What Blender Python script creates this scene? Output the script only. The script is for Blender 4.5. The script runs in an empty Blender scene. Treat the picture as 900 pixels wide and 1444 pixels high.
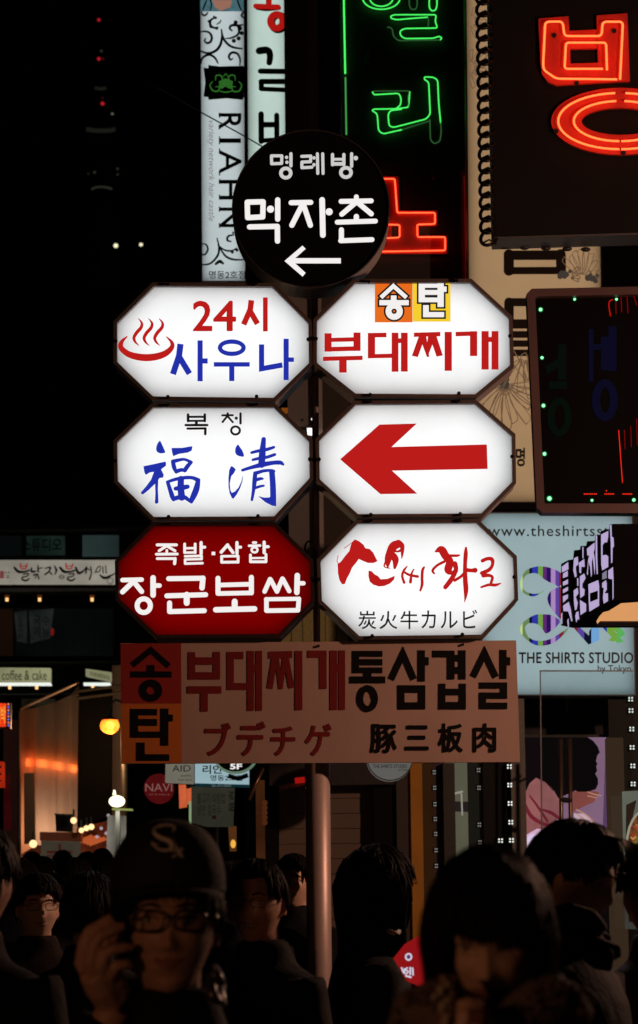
import bpy, bmesh, math, random
from mathutils import Vector, Matrix, Euler
random.seed(7)
S = bpy.context.scene
COL = S.collection

# ------------------------------------------------------------------ camera
F, CX, CY = 4000.0, 450.0, 722.0
PITCH = math.atan2(568, F); ROLL = -0.011
EYE = Vector((0, 0, 1.6))
cd = bpy.data.cameras.new('camera'); cam = bpy.data.objects.new('camera', cd); COL.objects.link(cam)
ROT = Euler((math.radians(90) + PITCH, 0, 0)).to_matrix() @ Matrix.Rotation(ROLL, 3, 'Z')
cam.matrix_world = Matrix.Translation(EYE) @ ROT.to_4x4()
cd.sensor_fit = 'VERTICAL'; cd.sensor_height = 36; cd.sensor_width = 24; cd.lens = 36 * F / 1444
cd.clip_end = 4000; cd.clip_start = 0.1
cd.dof.use_dof = True; cd.dof.focus_distance = 12.9; cd.dof.aperture_fstop = 8
S.camera = cam
# ------------------------------------------------------------------ world: night sky, exposure
W = bpy.data.worlds.new('World'); S.world = W; W.use_nodes = True
wn = W.node_tree; bg = wn.nodes['Background']
sky = wn.nodes.new('ShaderNodeTexSky'); sky.sky_type = 'NISHITA'; sky.sun_disc = False
sky.sun_elevation = math.radians(-6); sky.sun_rotation = math.radians(200)
wn.links.new(sky.outputs[0], bg.inputs[0]); bg.inputs[1].default_value = 0.02
S.view_settings.view_transform = 'Standard'; S.view_settings.look = 'None'
S.view_settings.exposure = 0; S.view_settings.gamma = 1
S.cycles.use_light_tree = True; S.cycles.max_bounces = 6; S.cycles.sample_clamp_indirect = 4

def at(px, py, Y):
    d = ROT @ Vector(((px - CX) / F, -(py - CY) / F, -1))
    return EYE + d * (Y / d.y)
def on_plane(px, py, P0, n):
    d = ROT @ Vector(((px - CX) / F, -(py - CY) / F, -1))
    return EYE + d * ((P0 - EYE).dot(n) / d.dot(n))

# ------------------------------------------------------------------ materials
MAT = {}
def srgb(c):
    return tuple(((x / 255 / 12.92) if x / 255 <= 0.04045 else ((x / 255 + 0.055) / 1.055) ** 2.4) for x in c)
def lit(name, rgb, k=1.0, grain=0.0, scale=4.0):
    """something that gives off light; rgb = its look as 0-255 values, grain = uneven dirt on it"""
    if name in MAT: return MAT[name]
    m = bpy.data.materials.new(name); m.use_nodes = True; nt = m.node_tree; nt.nodes.clear()
    o = nt.nodes.new('ShaderNodeOutputMaterial'); e = nt.nodes.new('ShaderNodeEmission')
    c = srgb(rgb); e.inputs[0].default_value = (*c, 1); e.inputs[1].default_value = k
    if grain:
        t = nt.nodes.new('ShaderNodeTexNoise'); t.inputs['Scale'].default_value = scale; t.inputs['Detail'].default_value = 5
        g = nt.nodes.new('ShaderNodeTexCoord'); nt.links.new(g.outputs['Object'], t.inputs['Vector'])
        mr = nt.nodes.new('ShaderNodeMapRange'); mr.inputs['From Min'].default_value = 0.3; mr.inputs['From Max'].default_value = 0.7
        mr.inputs['To Min'].default_value = k * (1 - grain); mr.inputs['To Max'].default_value = k * (1 + grain * 0.4)
        nt.links.new(t.outputs[0], mr.inputs[0]); nt.links.new(mr.outputs[0], e.inputs[1])
    nt.links.new(e.outputs[0], o.inputs[0]); MAT[name] = m; return m
def solid(name, col, rough=0.6, metal=0.0, grain=0.25, scale=30.0, bump=0.0, spec=0.4, stretch=None):
    if name in MAT: return MAT[name]
    m = bpy.data.materials.new(name); m.use_nodes = True; nt = m.node_tree; b = nt.nodes['Principled BSDF']
    b.inputs['Roughness'].default_value = rough; b.inputs['Metallic'].default_value = metal
    b.inputs['Specular IOR Level'].default_value = spec
    g = nt.nodes.new('ShaderNodeTexCoord'); mp = nt.nodes.new('ShaderNodeMapping')
    if stretch: mp.inputs['Scale'].default_value = stretch
    nt.links.new(g.outputs['Object'], mp.inputs[0])
    t = nt.nodes.new('ShaderNodeTexNoise'); t.inputs['Scale'].default_value = scale; t.inputs['Detail'].default_value = 6
    nt.links.new(mp.outputs[0], t.inputs['Vector'])
    r = nt.nodes.new('ShaderNodeMix'); r.data_type = 'RGBA'
    r.inputs[6].default_value = (*[x * (1 - grain) for x in col], 1); r.inputs[7].default_value = (*[min(1, x * (1 + grain)) for x in col], 1)
    nt.links.new(t.outputs[0], r.inputs[0]); nt.links.new(r.outputs[2], b.inputs['Base Color'])
    if bump:
        bp = nt.nodes.new('ShaderNodeBump'); bp.inputs['Strength'].default_value = bump; bp.inputs['Distance'].default_value = 0.01
        nt.links.new(t.outputs[0], bp.inputs['Height']); nt.links.new(bp.outputs[0], b.inputs['Normal'])
    MAT[name] = m; return m
def film(name, col, rough=0.5):
    """translucent acrylic sheet: light from the tubes behind comes through"""
    if name in MAT: return MAT[name]
    m = bpy.data.materials.new(name); m.use_nodes = True; nt = m.node_tree; nt.nodes.clear()
    o = nt.nodes.new('ShaderNodeOutputMaterial'); tr = nt.nodes.new('ShaderNodeBsdfTranslucent'); df = nt.nodes.new('ShaderNodeBsdfDiffuse')
    t = nt.nodes.new('ShaderNodeTexNoise'); t.inputs['Scale'].default_value = 3.2; t.inputs['Detail'].default_value = 7; t.inputs['Roughness'].default_value = .6
    g = nt.nodes.new('ShaderNodeTexCoord'); nt.links.new(g.outputs['Object'], t.inputs['Vector'])
    r = nt.nodes.new('ShaderNodeMix'); r.data_type = 'RGBA'
    r.inputs[6].default_value = (*[x * 0.90 for x in col], 1); r.inputs[7].default_value = (*[min(1, x * 1.04) for x in col], 1)
    nt.links.new(t.outputs[0], r.inputs[0]); nt.links.new(r.outputs[2], tr.inputs[0])
    df.inputs[0].default_value = (*[x * 0.5 for x in col], 1)
    mx = nt.nodes.new('ShaderNodeMixShader'); mx.inputs[0].default_value = 0.12
    nt.links.new(tr.outputs[0], mx.inputs[1]); nt.links.new(df.outputs[0], mx.inputs[2]); nt.links.new(mx.outputs[0], o.inputs[0])
    MAT[name] = m; return m
def vinyl(name, col):
    m = film(name, col); nt = m.node_tree; o = nt.nodes['Material Output']; s_ = o.inputs[0].links[0].from_socket
    tr = nt.nodes.new('ShaderNodeBsdfTransparent'); mx = nt.nodes.new('ShaderNodeMixShader')
    w = nt.nodes.new('ShaderNodeTexWave'); w.inputs['Scale'].default_value = 1.6; w.inputs['Distortion'].default_value = 5; g = nt.nodes.new('ShaderNodeTexCoord'); nt.links.new(g.outputs['Object'], w.inputs[0])
    r = nt.nodes.new('ShaderNodeMapRange'); r.inputs['To Min'].default_value = .12; r.inputs['To Max'].default_value = .42; nt.links.new(w.outputs[1], r.inputs[0]); nt.links.new(r.outputs[0], mx.inputs[0])
    nt.links.new(s_, mx.inputs[1]); nt.links.new(tr.outputs[0], mx.inputs[2]); nt.links.new(mx.outputs[0], o.inputs[0]); return m
def glass(name, col=(0.8, 0.85, 0.85), rough=0.02):
    if name in MAT: return MAT[name]
    m = bpy.data.materials.new(name); m.use_nodes = True; nt = m.node_tree; nt.nodes.clear()
    o = nt.nodes.new('ShaderNodeOutputMaterial'); tr = nt.nodes.new('ShaderNodeBsdfTransparent'); gl = nt.nodes.new('ShaderNodeBsdfGlossy')
    tr.inputs[0].default_value = (*col, 1); gl.inputs['Roughness'].default_value = rough
    lw = nt.nodes.new('ShaderNodeFresnel'); lw.inputs[0].default_value = 1.45
    mx = nt.nodes.new('ShaderNodeMixShader'); nt.links.new(lw.outputs[0], mx.inputs[0])
    nt.links.new(tr.outputs[0], mx.inputs[1]); nt.links.new(gl.outputs[0], mx.inputs[2]); nt.links.new(mx.outputs[0], o.inputs[0])
    MAT[name] = m; return m

# ------------------------------------------------------------------ object helpers
def thing(name, label, cat, loc, group=None, rz=0):
    o = bpy.data.objects.new(name, None); COL.objects.link(o); o.location = loc; o.rotation_euler = (0, 0, rz)
    o.empty_display_size = 0.1; o['label'] = label; o['category'] = cat
    if group: o['group'] = group
    return o
def wloc(o):
    v = Vector((0, 0, 0))
    while o: v += Vector(o.location); o = o.parent
    return v
class MB:
    """collects world-space geometry, then links it as ONE mesh object"""
    def __init__(s): s.v = []; s.f = []; s.m = []; s.k = 0
    def add(s, vs, fs, mi=0):
        b = len(s.v); s.v += [Vector(v) for v in vs]; s.f += [[i + b for i in f] for f in fs]; s.m += [mi] * len(fs); return s
    def box(s, a, b, mi=0):
        (x0, y0, z0), (x1, y1, z1) = a, b
        return s.add([(x0,y0,z0),(x1,y0,z0),(x1,y1,z0),(x0,y1,z0),(x0,y0,z1),(x1,y0,z1),(x1,y1,z1),(x0,y1,z1)],
                     [(0,3,2,1),(4,5,6,7),(0,1,5,4),(1,2,6,5),(2,3,7,6),(3,0,4,7)], mi)
    def prism(s, pts, Y, depth, mi=0):
        """outline in the plane Y, carried straight back by depth"""
        f = [at(x, y, Y) for x, y in pts]; n = len(f); bk = [p + Vector((0, depth, 0)) for p in f]
        return s.add(f + bk, [list(range(n)), list(range(2*n-1, n-1, -1))] + [(i, i+n, (i+1) % n + n, (i+1) % n) for i in range(n)], mi)
    def ring(s, outer, inner, Y, depth, mi=0):
        n = len(outer); D = Vector((0, depth, 0))
        o = [at(x, y, Y) for x, y in outer]; i_ = [at(x, y, Y) for x, y in inner]
        vs = o + i_ + [p + D for p in o] + [p + D for p in i_]; fs = []
        for k in range(n):
            j = (k + 1) % n
            fs += [(k, j, j+n, k+n), (k+2*n, k+3*n, j+3*n, j+2*n), (k, k+2*n, j+2*n, j), (k+n, j+n, j+3*n, k+3*n)]
        return s.add(vs, fs, mi)
    def tube(s, pts, r, n=8, mi=0, cap=True):
        pts = [Vector(p) for p in pts]; rr = r if isinstance(r, (list, tuple)) else [r] * len(pts); vs = []
        up = Vector((0, 1, 0.01)); 
        for i, p in enumerate(pts):
            t = (pts[min(i+1, len(pts)-1)] - pts[max(i-1, 0)])
            if t.length < 1e-9: t = Vector((0, 0, 1))
            t.normalize(); a = t.cross(up)
            if a.length < 1e-3: a = t.cross(Vector((1, 0, 0)))
            a.normalize(); b = t.cross(a)
            for q in range(n):
                th = 2 * math.pi * q / n; vs.append(p + (a * math.cos(th) + b * math.sin(th)) * rr[i])
        fs = [(i*n+q, i*n+(q+1) % n, (i+1)*n+(q+1) % n, (i+1)*n+q) for i in range(len(pts)-1) for q in range(n)]
        if cap: fs += [list(range(n-1, -1, -1)), [(len(pts)-1)*n + q for q in range(n)]]
        return s.add(vs, fs, mi)
    def ball(s, c, r, seg=12, rings=8, mi=0, sc=(1, 1, 1)):
        c = Vector(c); vs = [c + Vector((0, 0, r*sc[2]))]
        for i in range(1, rings):
            th = math.pi * i / rings
            for q in range(seg):
                ph = 2 * math.pi * q / seg
                vs.append(c + Vector((r*sc[0]*math.sin(th)*math.cos(ph), r*sc[1]*math.sin(th)*math.sin(ph), r*sc[2]*math.cos(th))))
        vs.append(c - Vector((0, 0, r*sc[2]))); L = len(vs) - 1; fs = []
        for q in range(seg):
            fs.append((0, 1+q, 1+(q+1) % seg)); fs.append((L, L-seg+(q+1) % seg, L-seg+q))
            for i in range(rings-2):
                fs.append((1+i*seg+q, 1+(i+1)*seg+q, 1+(i+1)*seg+(q+1) % seg, 1+i*seg+(q+1) % seg))
        return s.add(vs, fs, mi)
    def build(s, name, mats, parent=None, smooth=False, loc=None, local=False):
        off = Vector((0, 0, 0)) if local else wloc(parent) if parent else (Vector(loc) if loc else Vector((0, 0, 0)))
        me = bpy.data.meshes.new(name); me.from_pydata([v - off for v in s.v], [], s.f)
        for m in (mats if isinstance(mats, (list, tuple)) else [mats]): me.materials.append(m)
        for p, mi in zip(me.polygons, s.m): p.material_index = mi; p.use_smooth = smooth
        o = bpy.data.objects.new(name, me); COL.objects.link(o)
        if parent: o.parent = parent
        elif loc: o.location = loc
        return o
def tag(o, label=None, cat=None, group=None, kind=None):
    for k, v in (('label', label), ('category', cat), ('group', group), ('kind', kind)):
        if v: o[k] = v
    return o

# ------------------------------------------------------------------ lettering: strokes laid on a board
def spline(pts, n=6):
    out = []; P = [pts[0]] + list(pts) + [pts[-1]]
    for i in range(1, len(P) - 2):
        a, b, c, d = P[i-1], P[i], P[i+1], P[i+2]
        for k in range(n):
            t = k / n
            out.append(tuple(0.5 * (2*b[j] + (c[j]-a[j])*t + (2*a[j]-5*b[j]+4*c[j]-d[j])*t*t + (3*b[j]-a[j]-3*c[j]+d[j])*t**3) for j in range(len(b))))
    out.append(tuple(pts[-1])); return out
def capsule(x0, y0, r0, x1, y1, r1, n=7):
    a = math.atan2(y1-y0, x1-x0); out = []
    for k in range(n): th = a + math.pi/2 + math.pi*k/(n-1); out.append((x0 + r0*math.cos(th), y0 + r0*math.sin(th)))
    for k in range(n): th = a - math.pi/2 + math.pi*k/(n-1); out.append((x1 + r1*math.cos(th), y1 + r1*math.sin(th)))
    return out
def shapes(st, grow=0):
    """expands the stroke list into polygons (2-D)"""
    out = []
    for s in st:
        k = s[0]
        if k == 'r': x0, y0, x1, y1 = s[1:]; out.append([(x0-grow, y0-grow), (x1+grow, y0-grow), (x1+grow, y1+grow), (x0-grow, y1+grow)])
        elif k == 'p': out.append(list(s[1]))
        elif k == 'c' or k == 'cs':
            P = s[1] if k == 'c' else spline(s[1], 6); w = s[2] / 2 + grow
            for i in range(len(P)-1): out.append(capsule(*P[i], w, *P[i+1], w))
        elif k == 'b':
            P = spline(s[1], 6)
            for i in range(len(P)-1): out.append(capsule(P[i][0], P[i][1], P[i][2]/2+grow, P[i+1][0], P[i+1][1], P[i+1][2]/2+grow))
        elif k == 'l':
            P = s[1]; w = s[2] / 2 + grow; n = len(P); L = []; R = []
            for i in range(n):
                dirs = []
                if i > 0: dx, dy = P[i][0]-P[i-1][0], P[i][1]-P[i-1][1]; q = math.hypot(dx, dy); dirs.append((dx/q, dy/q))
                if i < n-1: dx, dy = P[i+1][0]-P[i][0], P[i+1][1]-P[i][1]; q = math.hypot(dx, dy); dirs.append((dx/q, dy/q))
                if len(dirs) == 1: nx, ny, m = -dirs[0][1], dirs[0][0], 1
                else:
                    nx, ny = -dirs[0][1]-dirs[1][1], dirs[0][0]+dirs[1][0]; q = math.hypot(nx, ny) or 1; nx /= q; ny /= q
                    m = 1 / max(0.35, nx*-dirs[0][1] + ny*dirs[0][0])
                ex = ey = 0
                if grow and i == 0: ex, ey = -dirs[0][0]*grow, -dirs[0][1]*grow
                if grow and i == n-1: ex, ey = dirs[-1][0]*grow, dirs[-1][1]*grow
                L.append((P[i][0]+nx*w*m+ex, P[i][1]+ny*w*m+ey)); R.append((P[i][0]-nx*w*m+ex, P[i][1]-ny*w*m+ey))
            for i in range(n-1): out.append([L[i], L[i+1], R[i+1], R[i]])
        elif k == 'o':
            cx, cy, rx, ry, w = s[1:6]; rot = s[6] if len(s) > 6 else 0; n = 24; a, b = rx + w/2 + grow, ry + w/2 + grow; c, d = max(0.01, rx - w/2 - grow), max(0.01, ry - w/2 - grow)
            def e(p, q, th): X, Y_ = p*math.cos(th), q*math.sin(th); return (cx + X*math.cos(rot)-Y_*math.sin(rot), cy + X*math.sin(rot)+Y_*math.cos(rot))
            for i in range(n):
                t0, t1 = 2*math.pi*i/n, 2*math.pi*(i+1)/n
                out.append([e(a, b, t0), e(a, b, t1), e(c, d, t1), e(c, d, t0)])
        elif k == 'd':
            cx, cy, r = s[1:4]; out.append([(cx + (r+grow)*math.cos(t*math.pi/9), cy + (r+grow)*math.sin(t*math.pi/9)) for t in range(18)])
    return out
STEP = 0.00006
def letter(parent, mat, T, st, Y, grow=0, name='letter', off=0.003, plane=None):
    """one piece of lettering lying just proud of its board"""
    ox, oy, sc = T; mb = MB()
    for i, poly in enumerate(shapes(st, grow)):
        if plane: P0, n = plane; vs = [on_plane(ox + x/sc, oy + y/sc, P0 + n*(off + i*STEP), n) for x, y in poly]
        else: vs = [at(ox + x/sc, oy + y/sc, Y - off - i*STEP) for x, y in poly]
        mb.add(vs, [list(range(len(vs)))])
    return mb.build(name, mat, parent)
def text(parent, mat, body, box, Y, bold=0.0, rot=0, shear=0, spacing=1.0, name='lettering', off=0.003, flipx=False):
    """words in the built-in typeface, fitted to a rectangle of the board (x0,y0,x1,y1); rot in quarter turns clockwise"""
    cu = bpy.data.curves.new('t', 'FONT'); cu.body = body; cu.size = 1; cu.shear = shear; cu.space_character = spacing
    cu.resolution_u = 3; tmp = bpy.data.objects.new('t', cu); COL.objects.link(tmp)
    bpy.context.view_layer.update()
    me = bpy.data.meshes.new_from_object(tmp.evaluated_get(bpy.context.evaluated_depsgraph_get()))
    bpy.data.objects.remove(tmp); bpy.data.curves.remove(cu)
    vs = [(v.co.x, v.co.y) for v in me.vertices]; fs = [list(p.vertices) for p in me.polygons]; bpy.data.meshes.remove(me)
    for _ in range(rot): vs = [(y, -x) for x, y in vs]
    xs = [v[0] for v in vs]; ys = [v[1] for v in vs]; x0, y0, x1, y1 = box
    ax, ay = (x1-x0)/(max(xs)-min(xs)), (y1-y0)/(max(ys)-min(ys))
    mb = MB(); sh_ = [(0, 0)] + ([(bold*math.cos(k*math.pi/4), bold*math.sin(k*math.pi/4)) for k in range(8)] if bold else [])
    for i, (dx, dy) in enumerate(sh_): mb.add([at(x0 + (x-min(xs)+dx)*ax, y1 - (y-min(ys)+dy)*ay, Y - off - i*STEP) for x, y in vs], fs)
    return mb.build(name, mat, parent)
def rect(x0, y0, x1, y1): return [(x0, y0), (x1, y0), (x1, y1), (x0, y1)]
# ================================================================== SETTING: ground
gm = MB(); gm.add([(-400, -30, 0), (400, -30, 0), (400, 900, 0), (-400, 900, 0)], [(0, 1, 2, 3)])
tag(gm.build('ground', solid('asphalt', (0.045, 0.043, 0.042), 0.75, scale=3, bump=0.3)), kind='structure')
pv = MB()
for s in (-1, 1): pv.box((s*9 - 3.5, 2, 0), (s*9 + 3.5, 60, 0.12))
tag(pv.build('pavement', solid('paving', (0.16, 0.15, 0.14), 0.8, scale=5)), kind='structure')
hm = MB(); HP = [(-520, 0), (-400, 90), (-300, 170), (-190, 238), (-120, 255), (-60, 236), (40, 190), (150, 120), (300, 60), (420, 0)]
hm.add([(x, 1480, z) for x, z in HP] + [(x*1.1, 1900, 0) for x, z in HP], [list(range(len(HP)))] + [(i, i+len(HP), i+1+len(HP), i+1) for i in range(len(HP)-1)])
tag(hm.build('hill', solid('wooded_hill', (0.03, 0.04, 0.025), 0.9, scale=0.05)), kind='structure')

# ================================================================== STREET SIGN CLUSTER ON ITS POLE
YS = 12.7
M_frame = solid('brown_frame', (0.10, 0.072, 0.066), 0.5, 0.2, scale=12)
M_case = solid('casing_metal', (0.22, 0.19, 0.18), 0.5, 0.2, scale=6)
M_white = film('white_acrylic', (0.93, 0.94, 0.96))
M_redface = film('red_acrylic', (0.42, 0.011, 0.012))
M_tube = lit('tube_light', (255, 254, 250), 1.62)
M_lred = lit('backlit_red', (186, 28, 26)); M_lblue = lit('backlit_blue', (34, 48, 168)); M_lwhite = lit('backlit_white', (244, 240, 238))
M_black = solid('black_vinyl', (0.012, 0.012, 0.014), 0.5, grain=0.1)
M_bolt = solid('bolt_black', (0.02, 0.018, 0.018), 0.4, 0.6)
G_OCT = 'octagonal light boxes of the sign cluster'
def inset(pts, d):
    """moves the sides of a convex outline inward by d"""
    n = len(pts); cx = sum(p[0] for p in pts)/n; cy = sum(p[1] for p in pts)/n; L = []
    for i in range(n):
        (x0, y0), (x1, y1) = pts[i], pts[(i+1) % n]; nx, ny = -(y1-y0), x1-x0; q = math.hypot(nx, ny); nx /= q; ny /= q
        if nx*(cx-x0) + ny*(cy-y0) < 0: nx, ny = -nx, -ny
        L.append((x0+nx*d, y0+ny*d, x1-x0, y1-y0))
    out = []
    for i in range(n):
        ax, ay, adx, ady = L[i-1]; bx, by, bdx, bdy = L[i]; det = adx*bdy - ady*bdx
        if abs(det) < 1e-6: out.append((bx, by)); continue
        t = ((bx-ax)*bdy - (by-ay)*bdx) / det; out.append((ax+adx*t, ay+ady*t))
    return out
def lightbox(name, label, cat, outline, Y, face, group=None, depth=0.22, rim=5, frame=M_frame, tube=M_tube, bolts=(), lip=0.03, emit_in=4):
    xs = [p[0] for p in outline]; ys = [p[1] for p in outline]
    t = thing(name, label, cat, at(sum(xs)/len(xs), max(ys), Y), group)
    inn = inset(outline, rim)
    MB().ring(outline, inn, Y - lip, lip + 0.012).build('frame', frame, t)
    c = MB(); f = [at(x, y, Y) + Vector((0, 0.0125, 0)) for x, y in inset(outline, 0.6)]; n = len(f); b = [p + Vector((0, depth, 0)) for p in f]
    c.add(f + b, [list(range(2*n-1, n-1, -1))] + [(i, i+n, (i+1) % n+n, (i+1) % n) for i in range(n)]); c.build('casing', M_case, t)
    MB().prism(inset(outline, rim - 1.5), Y, 0.004).build('face_panel', face, t)
    q = inset(outline, emit_in + rim); yb = Y + min(0.06, depth*0.5)
    MB().add([at(x, y, Y) + Vector((0, yb - Y, 0)) for x, y in q], [list(range(len(q)))]).build('light_tray', tube, t)
    for (x, y) in bolts:
        p = at(x, y, Y - lip); MB().tube([p + Vector((0, 0.004, 0)), p - Vector((0, 0.012, 0))], 0.0085, 10).build('bolt', M_bolt, t)
    return t
OA = [(215,398),(386,399),(440,453),(441,514),(388,566),(214,564),(160,512),(160,453)]
OB = [(499,393.5),(665,393),(723,446),(725,517),(672,561),(500,560),(442,514),(442,450)]
OC = [(214,569),(388,569),(441,620),(442,676),(389,733),(215,734),(161,680),(160,621)]
OD = [(500,565),(672,564),(727,612),(728,681),(681,729),(503,730),(446,678),(445,619)]
OE = [(215,736),(388,736),(442,789),(444,849),(395,899),(220,900),(163,846),(162,791)]
OF = [(502,733),(674,732),(729,784),(731,846),(681,900),(505,902),(449,849),(447,789)]
bA = lightbox('octagonal_sign', 'white octagonal light box with hot spring symbol, red 24시 and blue 사우나', 'sign', OA, YS, M_white, G_OCT, bolts=[(237,402),(361,401),(163.5,481),(435,479),(237,560),(362,559.5)])
bB = lightbox('octagonal_sign', 'white octagonal light box with orange and yellow 송탄 squares over red 부대찌개', 'sign', OB, YS+.003, M_white, G_OCT, bolts=[(520,398),(644,396.5),(446,478),(719,474),(522,557),(647,555)])
bC = lightbox('octagonal_sign', 'white octagonal light box with black 복청 over blue brush characters 福清', 'sign', OC, YS, M_white, G_OCT, bolts=[(237,572),(362,571),(163.5,650),(437,648),(238,729),(364,728)])
bD = lightbox('octagonal_sign', 'white octagonal light box with one big red arrow pointing left', 'sign', OD, YS+.003, M_white, G_OCT, bolts=[(522,567),(647,566),(450,648),(722,644),(523,726),(649,725)])
bE = lightbox('octagonal_sign', 'dark red octagonal light box with rounded white lettering 장군보쌈', 'sign', OE, YS, M_redface, G_OCT, frame=solid('dark_frame', (0.04, 0.02, 0.02), 0.4, 0.2), bolts=[(238,740),(364,739),(166,820),(440,816)])
bF = lightbox('octagonal_sign', 'white octagonal light box with red brush lettering over thin black 炭火牛カルビ', 'sign', OF, YS+.003, M_white, G_OCT, bolts=[(523,735),(649,734),(450,817),(725,814),(525,897),(652,895)])

# --- A: sauna
T = (150, 380, 3)
text(bA, M_lred, '2', (273, 425, 298.5, 466), YS, 0.018); text(bA, M_lred, '4', (302, 425, 332, 466), YS, 0.018)
letter(bA, M_lred, T, [('l', [(614,130),(609,170),(581,233)], 24), ('l', [(606,172),(640,230)], 24), ('r', 663,118,683,262)], YS)
letter(bA, M_lblue, T, [('l', [(314,315),(308,365),(282,443)], 26), ('l', [(309,370),(352,441)], 25), ('r', 386,300,408,473), ('r', 405,376,429,398)], YS)
letter(bA, M_lblue, T, [('o', 531,331,50,26,19), ('r', 455,392,607,411), ('r', 520,408,542,472)], YS)
letter(bA, M_lblue, T, [('l', [(657,317),(657,420),(745,404)], 22), ('r', 750,293,772,468), ('r', 768,372,794,391)], YS)
bowl = [('b', [(88,284,5),(66,305,16),(62,330,22),(90,356,26),(130,369,29),(172,373,30),(215,368,29),(252,354,26),(277,330,20),(277,308,14),(255,285,4)])]
letter(bA, M_lred, T, bowl, YS, name='hot_spring_symbol')
for dx, dy in ((0, 0), (43, 0), (88, 0)):
    letter(bA, M_lred, T, [('b', [(135+dx,207,2),(150+dx,226,10),(147+dx,246,14),(128+dx,268,15),(117+dx,290,13),(124+dx,308,9),(139+dx,322,2)])], YS, name='steam_curl')
# --- B: budae jjigae
T = (490, 380, 4.5)
MB().add([at(x, y, YS-.0005) for x, y in rect(528.8, 399.2, 581.7, 454.5)], [(0,1,2,3)]).build('orange_square', lit('backlit_orange', (232,108,30)), bB)
MB().add([at(x, y, YS-.0005) for x, y in rect(582, 399.2, 635.5, 453.5)], [(0,1,2,3)]).build('yellow_square', lit('backlit_yellow', (246,206,50)), bB)
song = [('l', [(213,178),(292,105),(375,178)], 26), ('r', 276,165,312,205), ('r', 203,194,390,227), ('o', 297,265,36,36,38)]
tan = [('r', 452,90,492,208), ('r', 452,90,600,116), ('r', 452,130,600,161), ('r', 452,178,600,208), ('r', 572,88,612,238), ('r', 605,108,630,142), ('r', 480,226,517,303), ('r', 480,270,614,303)]
for st in (song, tan):
    letter(bB, M_black, T, st, YS, grow=11, name='letter_outline', off=0.004); letter(bB, M_lwhite, T, st, YS, off=0.011)
# 부 in the (430,380,2.8125) frame, the rest in (490,380,4.5)
letter(bB, M_lred, (430,380,2.8125), [('r', 78,253,106,326), ('r', 193,250,221,323), ('p', [(78,272),(221,268),(221,285),(78,288)]), ('p', [(78,308),(221,304),(221,322),(78,326)]), ('p', [(72,346),(229,342),(229,359),(72,363)]), ('r', 136,350,166,409)], YS)
letter(bB, M_lred, T, [('p', [(130,403),(248,401),(248,430),(130,432)]), ('r', 130,403,176,563), ('p', [(130,538),(285,534),(285,561),(130,564)]), ('r', 281,401,324,649), ('r', 340,401,383,648), ('r', 315,437,345,467)], YS)
letter(bB, M_lred, T, [('p', [(422,401),(590,396),(590,424),(422,428)]), ('p', [(455,420),(496,420),(447,556),(409,548)]), ('p', [(455,420),(500,420),(520,555),(505,555)]), ('p', [(478,425),(500,425),(516,540),(507,556)]), ('p', [(512,425),(560,425),(508,556),(497,520)]), ('p', [(520,420),(565,420),(606,546),(566,553)]), ('r', 617,396,663,643)], YS)
letter(bB, M_lred, T, [('p', [(687,396),(824,392),(824,420),(687,424)]), ('r', 778,392,824,549), ('r', 851,391,897,635), ('r', 915,391,959,635), ('r', 890,428,920,460)], YS)
# --- C: 복청 福清
T = (190, 570, 7.5)
letter(bC, M_black, T, [('c', [(565,110),(565,178)], 28), ('c', [(742,110),(742,178)], 28), ('r', 560,122,745,145), ('r', 555,165,752,187), ('r', 638,180,668,222), ('c', [(540,221),(768,221)], 26), ('c', [(560,258),(748,256)], 24), ('c', [(748,256),(747,316)], 27)], YS)
T2 = (310, 570, 7.5)
letter(bC, M_black, T2, [('c', [(84,98),(84,112)], 24), ('c', [(28,118),(138,116)], 22), ('c', [(84,122),(30,188)], 23), ('c', [(84,128),(138,190)], 22), ('d', 175,148,17), ('c', [(220,98),(220,202)], 25), ('o', 167,278,46,42,24)], YS)
fu = [('p', [(268,384),(284,412),(304,458),(325,505),(318,515),(285,521),(252,514),(232,496),(227,474),(232,440),(246,408)]),
      ('p', [(93,656),(200,634),(325,606),(333,622),(330,652),(292,680),(280,690),(308,745),(302,775),(262,782),(250,800),(246,905),(253,1040),(235,1053),(218,1050),(214,1035),(220,940),(216,842),(150,905),(92,952),(72,950),(66,934),(120,870),(172,800),(205,715),(160,722),(118,748),(104,722)]),
      ('p', [(390,463),(500,462),(612,443),(604,490),(560,512),(470,525),(408,549),(396,510)]),
      ('b', [(405,606,44),(418,668,46),(440,718,34)]), ('b', [(405,606,44),(470,590,36),(530,584,30),(598,614,36)]), ('b', [(598,614,36),(560,655,46),(530,700,44)]), ('b', [(440,712,44),(490,695,40),(535,700,40)]),
      ('b', [(350,826,38),(375,905,44),(398,975,50),(412,1010,36)]), ('b', [(345,822,30),(430,795,36),(520,778,38),(610,778,38),(672,804,46)]),
      ('b', [(672,804,48),(655,890,64),(628,960,64),(600,1020,50),(606,1040,20)]), ('b', [(410,1002,46),(470,985,48),(530,985,46),(590,1030,30)]),
      ('b', [(490,790,66),(488,880,70),(498,985,74)]), ('b', [(432,893,42),(490,885,56),(560,872,46)])]
letter(bC, M_lblue, T, fu, YS)
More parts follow.
